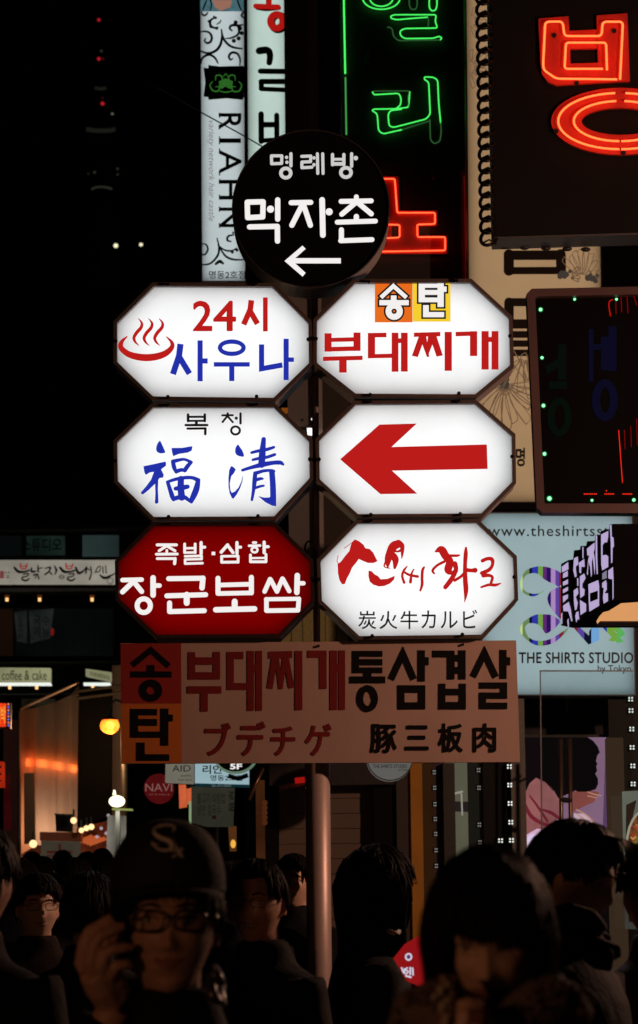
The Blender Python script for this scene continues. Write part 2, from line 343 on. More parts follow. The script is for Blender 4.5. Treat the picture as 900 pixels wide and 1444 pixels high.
qing = [('p', [(195,424),(215,455),(240,490),(258,540),(250,557),(215,552),(178,538),(162,505),(166,465),(178,440)]),
        ('p', [(118,655),(140,660),(170,690),(150,730),(122,760),(106,840),(112,905),(128,938),(160,925),(200,880),(230,815),(240,765),(246,762),(240,815),(215,890),(180,955),(145,1000),(128,992),(105,940),(93,870),(92,780),(100,700)]),
        ('b', [(465,370,48),(458,440,58),(450,530,72),(442,640,70)]), ('b', [(338,512,30),(400,496,34),(500,478,36),(572,455,30)]), ('b', [(350,588,28),(420,572,34),(500,560,34),(582,532,32)]),
        ('b', [(240,698,30),(330,670,38),(450,640,52),(560,620,44),(640,618,44),(672,638,24)]),
        ('b', [(375,730,44),(368,820,48),(356,920,36),(340,1012,28)]), ('b', [(375,732,42),(460,706,34),(540,700,30),(575,708,28)]), ('b', [(552,715,60),(562,850,62),(566,980,62),(572,1050,46)]),
        ('p', [(407,972),(470,988),(530,985),(545,940),(596,980),(598,1078),(555,1074),(480,1035)]),
        ('b', [(385,800,34),(430,788,34),(455,788,22)]), ('b', [(380,884,30),(430,868,28),(465,862,24)])]
letter(bC, M_lblue, T2, qing, YS)
# --- D: arrow
letter(bD, M_lred, (430,380,2.8125), [('p', [(140,753),(296,615),(444,611),(344,704),(722,694),(725,791),(346,798),(446,889),(300,891)])], YS, name='arrow')
# --- E: bossam, rounded white
T = (160, 740, 3.1034)
R = lambda st: letter(bE, M_lwhite, T, st, YS)
R([('c', [(192,88),(276,88)], 13), ('c', [(234,92),(200,114)], 12), ('c', [(236,94),(270,114)], 12), ('c', [(234,112),(234,122)], 11), ('c', [(188,129),(280,128)], 12), ('c', [(192,148),(270,148)], 12), ('c', [(270,148),(268,170)], 14)])
R([('c', [(312,84),(312,122)], 12), ('c', [(358,84),(358,122)], 12), ('c', [(312,103),(358,102)], 10), ('c', [(312,122),(358,121)], 10), ('c', [(384,78),(384,126)], 14), ('c', [(386,98),(400,98)], 13), ('c', [(314,138),(386,136)], 11), ('c', [(386,136),(386,150)], 11), ('c', [(314,152),(386,150)], 10), ('c', [(314,152),(314,166)], 11), ('c', [(314,170),(390,168)], 11)])
R([('r', 430,118,446,133)])
R([('c', [(500,88),(472,120)], 14), ('c', [(500,90),(524,122)], 14), ('c', [(541,78),(541,126)], 14), ('c', [(543,98),(557,98)], 13), ('c', [(474,138),(546,137)], 11), ('c', [(474,138),(474,164)], 12), ('c', [(546,137),(546,164)], 12), ('c', [(474,164),(546,163)], 12)])
R([('c', [(612,78),(624,78)], 11), ('c', [(594,92),(642,91)], 11), ('o', 618,110,13,11,10), ('c', [(660,76),(660,122)], 14), ('c', [(662,96),(678,96)], 13), ('c', [(600,132),(600,162)], 12), ('c', [(668,130),(668,162)], 12), ('c', [(600,146),(668,145)], 9), ('c', [(600,162),(668,162)], 12)])
R([('c', [(40,242),(124,240)], 20), ('c', [(90,246),(40,294)], 22), ('c', [(90,250),(124,292)], 22), ('c', [(174,232),(174,308)], 24), ('c', [(176,266),(202,266)], 20), ('o', 133,354,29,30,22)])
R([('c', [(242,236),(392,234)], 22), ('c', [(392,234),(388,276)], 24), ('c', [(234,311),(404,306)], 22), ('c', [(321,306),(321,342)], 26), ('c', [(246,342),(246,378)], 22), ('c', [(246,380),(398,376)], 22)])
R([('c', [(458,234),(458,300)], 22), ('c', [(604,230),(604,298)], 22), ('c', [(458,264),(604,260)], 20), ('c', [(458,301),(604,298)], 20), ('c', [(531,336),(531,368)], 26), ('c', [(448,372),(618,368)], 24)])
R([('c', [(686,238),(662,292)], 20), ('c', [(688,240),(716,292)], 20), ('c', [(740,236),(716,292)], 20), ('c', [(742,238),(770,290)], 20), ('c', [(805,222),(803,296)], 24), ('c', [(806,256),(832,256)], 19), ('c', [(668,326),(810,324)], 18), ('c', [(670,326),(670,374)], 20), ('c', [(812,324),(808,374)], 20), ('c', [(670,376),(808,374)], 20)])
# --- F: red brush letters
T = (460, 750, 6.4286); T2 = (590, 750, 6.4286)
letter(bF, M_lred, T, [('p', [(262,68),(300,85),(340,118),(355,148),(395,155),(428,190),(450,235),(466,266),(430,282),(380,282),(330,262),(296,246),(268,285),(235,325),(215,375),(190,420),(170,472),(145,475),(122,440),(108,380),(104,290),(130,275),(175,215),(210,175),(222,130),(232,95)]), ('c', [(225,105),(165,148)], 6), ('c', [(110,215),(98,262),(110,290)], 6)], YS)
letter(bF, M_lred, T, [('b', [(655,110,70),(612,130,80),(580,190,72),(560,260,60),(560,325,10)]), ('b', [(655,105,68),(688,130,46),(690,200,24),(685,240,8)]), ('b', [(590,200,60),(628,250,62),(622,325,26)]), ('b', [(600,170,20),(650,178,18),(690,160,30)]), ('b', [(540,270,20),(528,315,12),(575,330,10)])], YS)
letter(bF, M_lred, T, [('p', [(385,352),(412,356),(440,385),(470,400),(495,430),(560,425),(622,398),(618,430),(580,468),(530,490),(480,495),(430,480),(395,450),(384,400)])], YS)
letter(bF, M_lred, T, [('b', [(735,312,10),(705,350,22),(690,400,22),(708,460,24)]), ('b', [(700,360,18),(755,390,24),(830,405,26)]), ('b', [(795,340,12),(775,380,20),(765,455,28)])], YS)
letter(bF, M_lred, T2, [('b', [(52,322,20),(38,350,26),(34,420,26),(34,480,26),(18,532,18)])], YS)
letter(bF, M_lred, T2, [('b', [(155,180,14),(208,160,66),(245,215,72),(285,270,70),(270,340,70),(285,365,50)]), ('b', [(290,215,24),(345,216,24),(372,212,16)]), ('b', [(235,270,26),(170,305,24),(130,350,24),(145,378,16)]), ('b', [(330,290,50),(342,340,40),(310,380,36)]), ('b', [(345,350,34),(300,430,44),(245,502,40)]), ('b', [(330,440,28),(380,410,26),(420,375,30)])], YS)
letter(bF, M_lred, T2, [('b', [(432,145,20),(430,200,38),(424,300,36),(425,420,42),(432,520,44),(428,590,24),(418,640,3)]), ('b', [(430,345,40),(480,350,34),(515,348,46)])], YS)
letter(bF, M_lred, T2, [('b', [(582,262,34),(625,244,32),(668,250,36),(672,300,30),(640,345,34),(575,374,34)]), ('b', [(590,395,40),(640,395,30),(672,412,26),(660,460,26)]), ('b', [(570,502,18),(640,480,26),(700,482,28),(748,466,10)])], YS)
text(bF, M_black, '炭火牛', (505.5, 861.5, 589.5, 887), YS, 0.006, spacing=1.17)
text(bF, M_black, 'カルビ', (594.5, 860, 673, 886), YS, 0.006, spacing=1.1)

# --- round sign on top
cc = [(438.5 + 111.5*math.cos(t*math.pi/32), 294 + 111.5*math.sin(t*math.pi/32)) for t in range(64)]
rs = thing('round_sign', 'black disc sign with white 명례방 먹자촌 lettering and a left arrow', 'sign', at(438, 405, YS))
M_blackface = solid('black_acrylic', (0.004, 0.004, 0.005), 0.35, grain=0.05, spec=0.2)
MB().prism(inset(cc, 1.5), YS-.01, 0.01).build('face_panel', M_blackface, rs)
MB().prism(cc, YS+.002, 0.24).build('casing', solid('round_casing', (0.20, 0.17, 0.17), 0.5, 0.1), rs)
MB().ring(cc, inset(cc, 1.3), YS-.016, 0.016).build('rim', solid('dark_rim', (0.05, 0.045, 0.045), 0.4, 0.3), rs)
T = (320, 180, 3.75); yr = YS - .01
R = lambda st: letter(rs, M_lw2, T, st, yr)
M_lw2 = lit('backlit_grey_white', (205, 203, 200))
R([('c', [(236,149),(291,149),(290,189),(237,191),(236,149)], 16), ('d', 316,157,9), ('d', 318,183,9), ('c', [(339,138),(339,202)], 17), ('o', 312,240,26,25,19)])
R([('c', [(396,152),(444,150),(443,180),(397,182),(397,212),(450,209)], 16), ('d', 461,160,9), ('d', 461,196,9), ('c', [(479,138),(481,242)], 16), ('c', [(507,138),(509,242)], 16)])
R([('c', [(559,142),(559,196)], 17), ('c', [(619,142),(619,196)], 17), ('r', 558,160,620,174), ('r', 558,182,620,201), ('c', [(660,138),(660,204)], 17), ('d', 682,161,12), ('o', 630,237,27,25,19)])
M_lw2 = M_lwhite
R([('c', [(108,394),(192,392),(190,472),(110,476),(108,394)], 28), ('d', 231,431,19), ('c', [(269,382),(269,484)], 28), ('c', [(120,525),(267,522),(268,600)], 28)])
R([('c', [(340,397),(444,395)], 27), ('c', [(402,402),(344,516)], 28), ('c', [(404,404),(442,516)], 28), ('c', [(504,382),(508,568)], 30), ('d', 541,445,19)])
R([('c', [(685,366),(685,386)], 26), ('c', [(604,390),(764,387)], 26), ('c', [(684,394),(608,458)], 27), ('c', [(690,394),(764,456)], 27), ('c', [(685,470),(685,490)], 28), ('c', [(584,500),(786,494)], 26), ('c', [(606,540),(606,598)], 27), ('c', [(602,598),(768,592)], 26)])
letter(rs, M_lwhite, T, [('p', [(305,705),(400,624),(417,641),(362,690),(603,690),(603,718),(362,718),(417,768),(401,788)])], yr, name='arrow')

# --- flat board under them
bd = thing('menu_board', 'wide flat salmon board with 부대찌개 통삼겹살, red and orange squares at left', 'sign', at(450, 1076, YS))
BO = [(170,907),(728,903),(733.5,1074.5),(171,1077)]
MB().prism(BO, YS, 0.03).build('panel', solid('salmon_board', (0.47, 0.32, 0.27), 0.55, grain=0.16, scale=5, stretch=(1,1,.35)), bd)
MB().add([at(x, y, YS-.001) for x, y in [(170.3,907.5),(255.5,907),(256,992),(170.6,992)]], [(0,1,2,3)]).build('red_square', solid('board_red', (0.34, 0.025, 0.02), 0.5, grain=.1), bd)
MB().add([at(x, y, YS-.001) for x, y in [(170.6,992.2),(256,992.2),(256.5,1076),(171.2,1076.5)]], [(0,1,2,3)]).build('orange_square', solid('board_orange', (0.62, 0.17, 0.03), 0.5, grain=.1), bd)
M_bl = solid('board_black', (0.006, 0.006, 0.006), 0.8, grain=.1, spec=.1); M_br = solid('board_crimson', (0.20, 0.012, 0.014), 0.5, grain=.15)
T = (160, 900, 4.5); K = lambda st, m=M_bl, T=T: letter(bd, m, T, st, YS, off=.0018)
K([('l', [(118,172),(238,75),(352,178)], 38), ('r', 212,170,262,215), ('r', 108,210,370,250), ('o', 238,332,50,48,46)])
K([('r', 106,448,158,632), ('r', 106,448,278,490), ('r', 106,512,278,556), ('r', 106,592,310,632), ('r', 298,446,350,682), ('r', 345,484,378,528), ('r', 146,662,200,778), ('r', 146,736,355,778)])
K([('r', 476,88,520,262), ('r', 634,86,678,262), ('r', 476,120,678,168), ('r', 476,215,678,262), ('r', 470,304,686,350), ('r', 554,340,600,465)], M_br)
K([('r', 721,86,765,328), ('r', 721,86,826,132), ('r', 721,284,860,328), ('r', 850,80,893,460), ('r', 905,80,944,460), ('r', 880,170,920,215)], M_br)
T = (360, 900, 4.5)
K([('p', [(85,84),(236,80),(236,126),(85,130)]), ('l', [(128,100),(92,320)], 38), ('l', [(135,100),(163,322)], 26), ('l', [(190,100),(163,322)], 26), ('l', [(190,100),(232,316)], 38), ('r', 253,80,300,456)], M_br, T)
K([('r', 332,78,454,125), ('r', 408,78,454,322), ('r', 474,78,520,455), ('r', 530,76,571,455), ('r', 510,165,540,215)], M_br, T)
K([('r', 616,80,660,222), ('r', 616,80,808,118), ('r', 616,132,808,172), ('r', 616,185,808,222), ('r', 688,215,738,250), ('r', 600,242,826,286), ('o', 713,383,47,66,40)], M_bl, T)
T = (540, 900, 4.5)
K([('l', [(52,262),(128,100),(198,262)], 42), ('r', 222,76,268,275), ('r', 262,120,292,172), ('r', 94,298,138,452), ('r', 226,298,270,452), ('r', 94,298,270,346), ('r', 94,406,270,452)], M_bl, T)
K([('r', 315,78,452,122), ('r', 408,78,456,262), ('r', 480,76,526,262), ('r', 450,105,484,148), ('r', 450,182,484,226), ('r', 354,288,398,452), ('r', 484,288,528,452), ('r', 354,320,528,362), ('r', 354,404,528,452)], M_bl, T)
K([('l', [(572,245),(646,95),(718,248)], 42), ('r', 742,74,786,258), ('r', 782,120,809,172), ('r', 612,280,790,320), ('r', 745,300,790,384), ('r', 612,344,790,384), ('r', 612,344,656,450), ('r', 612,408,790,450)], M_bl, T)
for ch, bx in (('ブ', (290,1020,325,1065)), ('デ', (336,1018,374,1065)), ('チ', (383,1025,416,1065)), ('ゲ', (431,1021,467,1065))): text(bd, M_br, ch, bx, YS, 0.022, off=.0018)
for ch, bx in (('豚', (523,1022,559,1061)), ('三', (572,1024,604,1057)), ('板', (619,1021,652,1060)), ('肉', (668,1021,699,1060))): text(bd, M_bl, ch, bx, YS, 0.028, off=.0018)
for x, y in ((449.5,911),(653,909)):
    p = at(x, y, YS); MB().tube([p, p - Vector((0, .008, 0))], .006, 8).build('bolt', M_bolt, bd)

# --- pole
pb = at(448.5, 1080, YS+.1); pbot = at(450, 1444, YS+.1)
sp = thing('sign_pole', 'bare round steel pole carrying the cluster of octagonal signs', 'pole', (pbot.x, pbot.y, 0))
MB().tube([(pbot.x, pbot.y, 0), (pb.x, pb.y, at(448, 905, YS).z)], 0.056, 32).build('shaft', solid('pole_steel', (0.42, 0.32, 0.29), 0.44, 0.35, scale=60, grain=.12, bump=0.03), sp, True)
MB().tube([(pbot.x, pbot.y, 0), (pbot.x, pbot.y, 0.02)], 0.14, 24).build('base_plate', M_case, sp)
M_st = MAT['pole_steel']
u0, u1 = at(447, 905, 13.0), at(443, 300, 13.0); MB().tube([(u0.x, 13.0, u0.z), (u1.x, 13.0, u1.z)], .016, 12).build('upper_mast', M_st, sp, True)
for y in (480, 650, 820):
    a_, b_ = at(300, y, 12.96), at(590, y, 12.96); MB().box((a_.x, 12.94, a_.z-.02), (b_.x, 12.98, a_.z+.02)).build('cross_bar', M_case, sp)
MB().tube([(pbot.x, 12.8, u0.z-.05), (u0.x, 13.0, u0.z-.05)], .03, 10).build('bracket', M_case, sp)
zc = at(450, 1432, YS).z
MB().tube([(pbot.x, pbot.y, zc-.03), (pbot.x, pbot.y, zc+.03)], 0.06, 32).build('clamp', solid('clamp_black', (.02,.02,.02), .4, .3), sp)
p = at(443, 1432, YS)
MB().tube([p + Vector((0,.06,0)), p - Vector((0, .012, 0))], .024, 16).build('lock_cap', solid('lock_metal', (.5,.42,.38), .3, .7), sp)
p = at(459, 1424, YS+.02)
MB().tube([p + Vector((-.01,.02,-.05)), p + Vector((-.012,-.01,0)), p + Vector((0,-.012,.02)), p + Vector((.016,-.01,0)), p + Vector((.02,.02,-.05))], .012, 8).build('lock_loop', solid('clamp_black2', (.015,.015,.015), .4), sp)
# ================================================================== LAMPS OF THE STREET AND TWO ADDED ONES OUT OF VIEW
def bulb(parent, name, p, power, col, r):
    ld = bpy.data.lights.new(name, 'POINT'); ld.energy = power; ld.color = col; ld.shadow_soft_size = r
    o = bpy.data.objects.new(name, ld); COL.objects.link(o); o.parent = parent; o.location = Vector(p) - wloc(parent); return o
M_iron = solid('dark_iron', (0.05, 0.05, 0.048), 0.5, 0.5)
def globe_lamp(label, p, r, mat, power, col, side=0.35):
    """street lamp: post, arm and half globe hanging under a cap"""
    t = thing('globe_street_lamp', label, 'street lamp', (p.x + side, p.y, 0), 'globe street lamps')
    MB().tube([(p.x+side, p.y, 0), (p.x+side, p.y, p.z + r*3)], r*.35, 12).build('post', M_iron, t, True)
    MB().tube([(p.x+side, p.y, p.z+r*2.4), (p.x+side*.4, p.y, p.z+r*2.8), (p.x, p.y, p.z+r*2.2), (p.x, p.y, p.z+r)], r*.14, 8).build('arm', M_iron, t, True)
    MB().ball(p, r, 20, 12, sc=(1.05, 1.05, .92)).build('globe', mat, t, True)
    MB().ball(p, r*.5, 14, 10).build('bulb_glass', M_core, t, True)
    MB().tube([p + Vector((0, 0, r*.62)), p + Vector((0, 0, r*.95))], [r*1.0, r*.3], 20).build('cap', M_iron, t, True)
    bulb(t, 'bulb', p + Vector((0, r*1.7, -r*.3)) if p.y < 12 and p.y > 5 else p - Vector((0, 0, r*1.25)), power, col, r*.6)
    return t
M_glo = vinyl('amber_globe', (1.0, .34, .07)); M_core = lit('amber_core', (255, 170, 84), 4)
WARM = (1.0, 0.53, 0.35)
globe_lamp('amber globe street lamp right of the camera, lighting the salmon board', Vector((4.3, 10.9, 3.9)), .16, M_glo, 600, WARM, .5)  # added out of view, stands in for unseen street light on the board
globe_lamp('amber globe street lamp at the left kerb nearest the camera', Vector((-2.4, 1.0, 2.1)), .12, M_glo, 50, (1.0, .42, .2), -.5)  # added fill lamp, kept low so it reaches faces under the brim
globe_lamp('glowing amber globe street lamp left of the salmon board', at(155, 1023, 33), .107, M_glo, 60, (1, .5, .2), .17)

# ================================================================== FAR: TOWER AND HILL LIGHTS
YT = 1500
M_tw = solid('tower_concrete', (0.012, 0.012, 0.012), .8, scale=.1)
tw = thing('lattice_tower', 'distant observation tower with red aircraft lights on the dark hill', 'tower', at(142, 420, YT))
def zz(y, x=143): return at(x, y, YT)
MB().tube([zz(420), zz(250)], 11, 16).build('shaft', M_tw, tw)
for y0, y1, r0, r1, nm in ((262, 242, 13, 22, 'lower_deck'), (200, 178, 20, 20, 'observation_deck'), (222, 202, 22, 17, 'deck_skirt')):
    MB().tube([zz(y0), zz(y1)], [r0, r1], 24).build(nm, M_tw, tw)
MB().tube([zz(250), zz(178)], 12, 16).build('core', M_tw, tw)
MB().tube([zz(178), zz(125), zz(124), zz(60), zz(0, 140), zz(-40, 140)], [8, 7, 4, 3, 1.5, .6], 8).build('antenna_mast', M_tw, tw)
M_red = lit('aircraft_red', (180, 30, 38), 1.0); M_dimred = lit('dim_red', (90, 14, 22), 1.0); M_dim = lit('deck_glow', (44, 46, 36), 1, .3, .05); M_pale = lit('pale_spot', (120, 116, 100), 1)
for x, y, r, m in ((139.5,28,.9,M_red),(139.5,83,1.0,M_red),(145,83,.6,M_dimred),(144.8,146,1.1,M_red),(144.8,138,.4,M_dimred),(143,72,.8,M_dim),(158.6,160.5,.6,M_pale),(136.8,185.5,.6,M_pale),(147.6,185.5,.8,M_pale),(125,245,.5,M_dim),(133.5,243,.8,M_dim),(166,238,.7,M_dim),(166,246,.6,M_dim)):
    MB().ball(at(x, y, YT-26), r*.9, 10, 6).build('light', m, tw)
MB().tube([at(x, y, YT-27) for x, y in ((129,267),(134,264.5),(141,263.5),(150,264),(158,266.5))], .55, 6).build('deck_light_band', M_dim, tw)
MB().tube([at(x, y, YT-27) for x, y in ((122,182),(132,184),(143,184.5),(156,184),(163,182))], 1.2, 6).build('upper_light_band', lit('deck_glow2', (24,25,20)), tw)
MB().tube([at(x, y, YT-27) for x, y in ((134,124),(142,125.5),(150,124))], .9, 6).build('mast_light_band', lit('deck_glow2', (24,25,20)), tw)
for (x, y, r, l) in ((163.5, 346.5, 1.15, 'brightest lone white house light on the hill below the tower'), (199, 345, .9, 'dimmer lone cream house light on the hill, right of the brightest one')):
    p = at(x, y, 1479); hl = thing('hill_lamp', l, 'lamp', (p.x, 1479, at(x, y+12, 1479).z))
    MB().tube([p, (p.x, p.y, at(x, y+12, 1479).z)], .25, 6).build('post', M_tw, hl); MB().ball(p, r, 10, 6).build('lamp_head', lit('house_lamp', (255, 250, 205), 1.2), hl)

# ================================================================== CORNER BUILDING AT RIGHT (dark upper storeys)
M_wall = solid('dark_wall', (0.011, 0.0105, 0.010), .85, spec=.08, scale=3, bump=.2)
def wall_box(px0, px1, ytop, ybot, Y, depth):
    a = at(px0, ybot, Y); b = at(px1, ytop, Y); return (a.x, Y, max(0, a.z)), (b.x, Y + depth, b.z)
cb = thing('corner_building', 'dark multi-storey building behind the hanging neon signs', 'building', at(620, 1500, 26))
a, b = wall_box(350, 1300, -160, 1800, 26, 8); MB().box(a, b).build('wall', M_wall, cb)
a, b = wall_box(409, 444, -160, 905, 23.6, .6); MB().box(a, b).build('pilaster', solid('pilaster_grey', (0.38, 0.35, 0.33), .7, scale=2), cb)
a, b = wall_box(444, 446.5, -160, 905, 23.5, .1); MB().box(a, b).build('edge_strip', solid('edge_metal', (0.6, 0.56, 0.52), .5, .3), cb)  # pilaster's edge highlight put in as a pale strip
a, b = wall_box(446.5, 484, -160, 905, 23.8, .4); MB().box(a, b).build('side_panel', solid('panel_dark', (0.12, 0.10, 0.09), .7, scale=2), cb)
a, b = wall_box(350, 1300, 985, 1042, 21.5, .4); MB().box(a, b).build('lintel', solid('lintel_dark', (0.04, 0.036, 0.034), .6), cb)
for i in range(7):
    x0 = 380 + i*16; a, b = wall_box(x0, x0+14, 845, 935, 22.9 + .02*(i % 2), .06); MB().box(a, b).build('slat', solid('yellow_slat', (0.62, 0.58, 0.24), .6), cb)
fl = thing('wall_floodlight', 'small bright white floodlight on the grey pilaster between the octagonal signs', 'lamp', at(439, 612, 23.3))
MB().prism([(433,603),(445,601),(446,609),(441,612),(434,611)], 23.35, .08).build('lens', lit('flood_white', (255,252,245), 1.6), fl)
MB().prism(rect(432, 600, 447, 602.5), 23.3, .22).build('hood', M_iron, fl)
MB().ball(at(441, 591, 23.35), .012, 8, 6).build('pilot_light', lit('flood_white', (255,252,245), 1.6), fl)
lo = thing('cable_loop', 'thin oval loop of cable hanging between the lower octagonal signs', 'cable', at(437, 785, 13.1))
MB().tube([at(437+8*math.cos(t)*.8+3*math.sin(t), 775+11*math.sin(t)-4*math.cos(t), 13.1) for t in [k*math.pi/10 for k in range(21)]], .004, 6).build('loop', M_bolt, lo)
og = thing('amber_strip_sign', 'short amber strip light glimpsed between the middle octagonal signs', 'sign', at(405, 582, 24))
MB().prism(rect(397, 575, 413, 580.5), 24, .1).build('light_strip', lit('amber_strip', (120, 62, 14)), og)

# ---------------- RIAHN vertical light box
def flatbox(name, label, outline, Y, face, depth=.3, frame=None, rim=1.5, cat='sign', k=None, group=None):
    return lightbox(name, label, cat, outline, Y, face, group, depth=depth, rim=rim, frame=frame or M_iron, tube=k or M_tube, lip=.01, emit_in=rim+1.5)
M_pale_film = film('pale_acrylic', (0.66, 0.71, 0.73))
ri = flatbox('vertical_sign', 'tall pale light box with swirl ornament and sideways RIAHN lettering', [(281,-60),(345,-60),(347.5,397.5),(284,397.5)], 25, M_pale_film)
M_ink = solid('ink_dark', (0.01, 0.014, 0.016), .5, grain=.1)
text(ri, M_ink, 'R', (309, 160, 340, 182), 25, .012, 1, name='letter'); text(ri, M_ink, 'I', (309, 195, 340, 201.5), 25, 0, 1, name='letter')

T = (280, 130, 5.343)
text(ri, M_ink, 'A', (310, 212, 340.5, 244), 25, .008, 1, name='letter'); text(ri, M_ink, 'H', (310, 254, 341, 281), 25, .01, 1, name='letter'); text(ri, M_ink, 'N', (310.5, 293, 341, 320), 25, .01, 1, name='letter')
for y in (162.5,179,196,200,244,213,256,278,295,318): letter(ri, M_ink, (0,0,1), [('r', 308.8, y-3.5, 310.6, y+3.5)], 25, name='serif')
text(ri, lit('backlit_mauve', (122,116,122)), 'variety network hair castle', (292, 170, 303, 312), 25, 0, 1, .3)
text(ri, M_ink, '명동2호점', (295, 382, 346, 393), 25, .01)
M_sw = solid('ornament_grey', (0.035, 0.045, 0.04), .6)
T = (270, 0, 6)
def curl(P, w): return ('b', [(x, y, w*q) for (x, y), q in zip(P, [.5 + .9*math.sin(math.pi*(i+.5)/len(P)) for i in range(len(P))])])
for P, w in (([(80,270),(110,265),(150,275),(172,310),(165,350),(135,365),(112,345),(122,325)],9), ([(75,430),(140,450),(205,430),(245,380),(260,310),(255,250)],10), ([(255,270),(280,340),(340,395),(430,412)],9),
             ([(435,210),(400,215),(340,215),(325,240),(345,260)],9), ([(290,325),(340,320),(395,290),(400,235),(365,205),(330,225)],8), ([(80,540),(95,490),(150,462),(200,490),(225,535)],9), ([(410,550),(412,500),(390,455),(345,445),(318,475),(330,505),(350,495)],9), ([(85,100),(95,125),(120,128),(140,105)],7), ([(215,205),(240,190),(250,170)],5), ([(200,150),(165,170),(160,210),(190,235),(225,230)],9), ([(440,100),(425,130),(440,150)],8)):
    letter(ri, M_sw, T, [curl(P, w*1.7)], 25, name='swirl')
for x, y, r in ((205,150,12),(150,180,13),(165,225,14),(215,240,13),(375,190,18),(410,240,20),(425,280,18),(400,325,18),(360,345,18),(190,140,8)): letter(ri, M_sw, T, [('d', x, y, r)], 25, name='swirl_bud')
T = (280, 130, 5.343)
for P, w in (([(20,1300),(90,1290),(145,1230),(155,1170),(140,1100)],8), ([(150,1150),(200,1230),(260,1260),(340,1262)],8), ([(155,1160),(200,1190),(250,1195),(290,1175)],7), ([(22,1140),(60,1150),(70,1190),(45,1225),(22,1215)],7), ([(265,1075),(225,1085),(218,1115),(245,1125)],8), ([(130,1295),(160,1275),(185,1290)],12)):
    letter(ri, M_sw, T, [curl(P, w*1.5)], 25, name='swirl')
for x, y, r in ((255,1205,12),(290,1190,12),(262,1060,9)): letter(ri, M_sw, T, [('d', x, y, r)], 25, name='swirl_bud')
T = (270, 0, 6)
MB().add([at(270+x/6, y/6, 24.99) for x, y in ((103,572),(143,577),(143,550),(240,562),(437,556),(447,570),(447,820),(432,845),(300,832),(145,845),(143,822),(103,818),(118,700))], [list(range(13))]).build('emblem_plate', M_ink, ri)
M_gr = lit('emblem_green', (42, 98, 34))
for P, w in (([(180,690),(158,720),(180,765),(225,770),(235,735),(205,735)],9), ([(400,690),(425,720),(405,768),(355,772),(345,735),(375,735)],9), ([(205,680),(210,640),(250,640),(262,680),(240,700)],8), ([(372,680),(365,640),(325,640),(315,680),(335,700)],8), ([(240,770),(290,780),(345,770)],8), ([(270,650),(290,625),(310,650)],6), ([(240,690),(250,740),(290,720),(330,740),(345,690)],16), ([(255,690),(290,680),(330,690)],22), ([(250,715),(290,705),(335,715)],22)):
    letter(ri, M_gr, T, [curl(P, w)], 25, name='ornament', off=.012)
MB().add([at(x, y, 24.99) for x, y in ((281.5,-20),(344,-20),(344.2,16),(281.8,16))], [(0,1,2,3)]).build('photo_strip', lit('photo_teal', (70, 104, 112), 1, .5, 7), ri)
letter(ri, lit('photo_skin', (150, 105, 88)), T, [('p', [(175,0),(200,60),(250,92),(330,60),(345,0)])], 25, off=.012, name='photo_patch')
letter(ri, M_ink, T, [('b',[(130,0,10),(110,50,14),(95,90,8)]),('b',[(160,0,14),(170,40,12),(160,90,8)]),('b',[(390,0,12),(410,60,14),(430,95,8)])], 25, off=.014, name='photo_hair')
wi = thing('overhead_wire', 'thin slack wire crossing the pale RIAHN light box', 'wire', at(282, 158, 23))
MB().tube([at(x, y, 23) for x, y in ((150,84),(283,158),(345,192),(420,236))], .006, 6).build('wire', M_bolt, wi)

# ---------------- galbi sign
ga = flatbox('vertical_sign', 'tall pale green light box with brush lettering, red 왕 over black 갈비', [(347,-60),(407.5,-60),(409.5,300),(349,300)], 24.4, film('mint_acrylic', (0.66, 0.75, 0.725)))
T = (270, 0, 6)
K = lambda st, m: letter(ga, m, T, st, 24.4, off=.004 if m is M_ink else .012)
K([('o', 735,190,55,62,62), ('b', [(560,70,30),(640,78,34),(745,70,30)])], M_ink)
K([('o', 722,180,52,58,58), ('c', [(545,52),(735,60)], 44), ('c', [(655,0),(655,50)], 50), ('c', [(800,0),(808,60)], 34)], lit('backlit_scarlet', (168,22,18)))
K([('b', [(575,430,62),(640,425,60),(665,460,56),(660,530,50)]), ('c', [(812,395),(812,540)], 44), ('c', [(585,602),(815,605)], 46), ('c', [(590,690),(815,690)], 46), ('c', [(592,690),(592,750)], 44), ('c', [(592,752),(815,762)], 40)], M_ink)
K([('c', [(590,965),(592,1195)], 48), ('c', [(722,975),(724,1195)], 44), ('c', [(595,1055),(722,1055)], 48), ('c', [(595,1190),(722,1182)], 40), ('c', [(816,930),(818,1180)], 40)], M_ink)

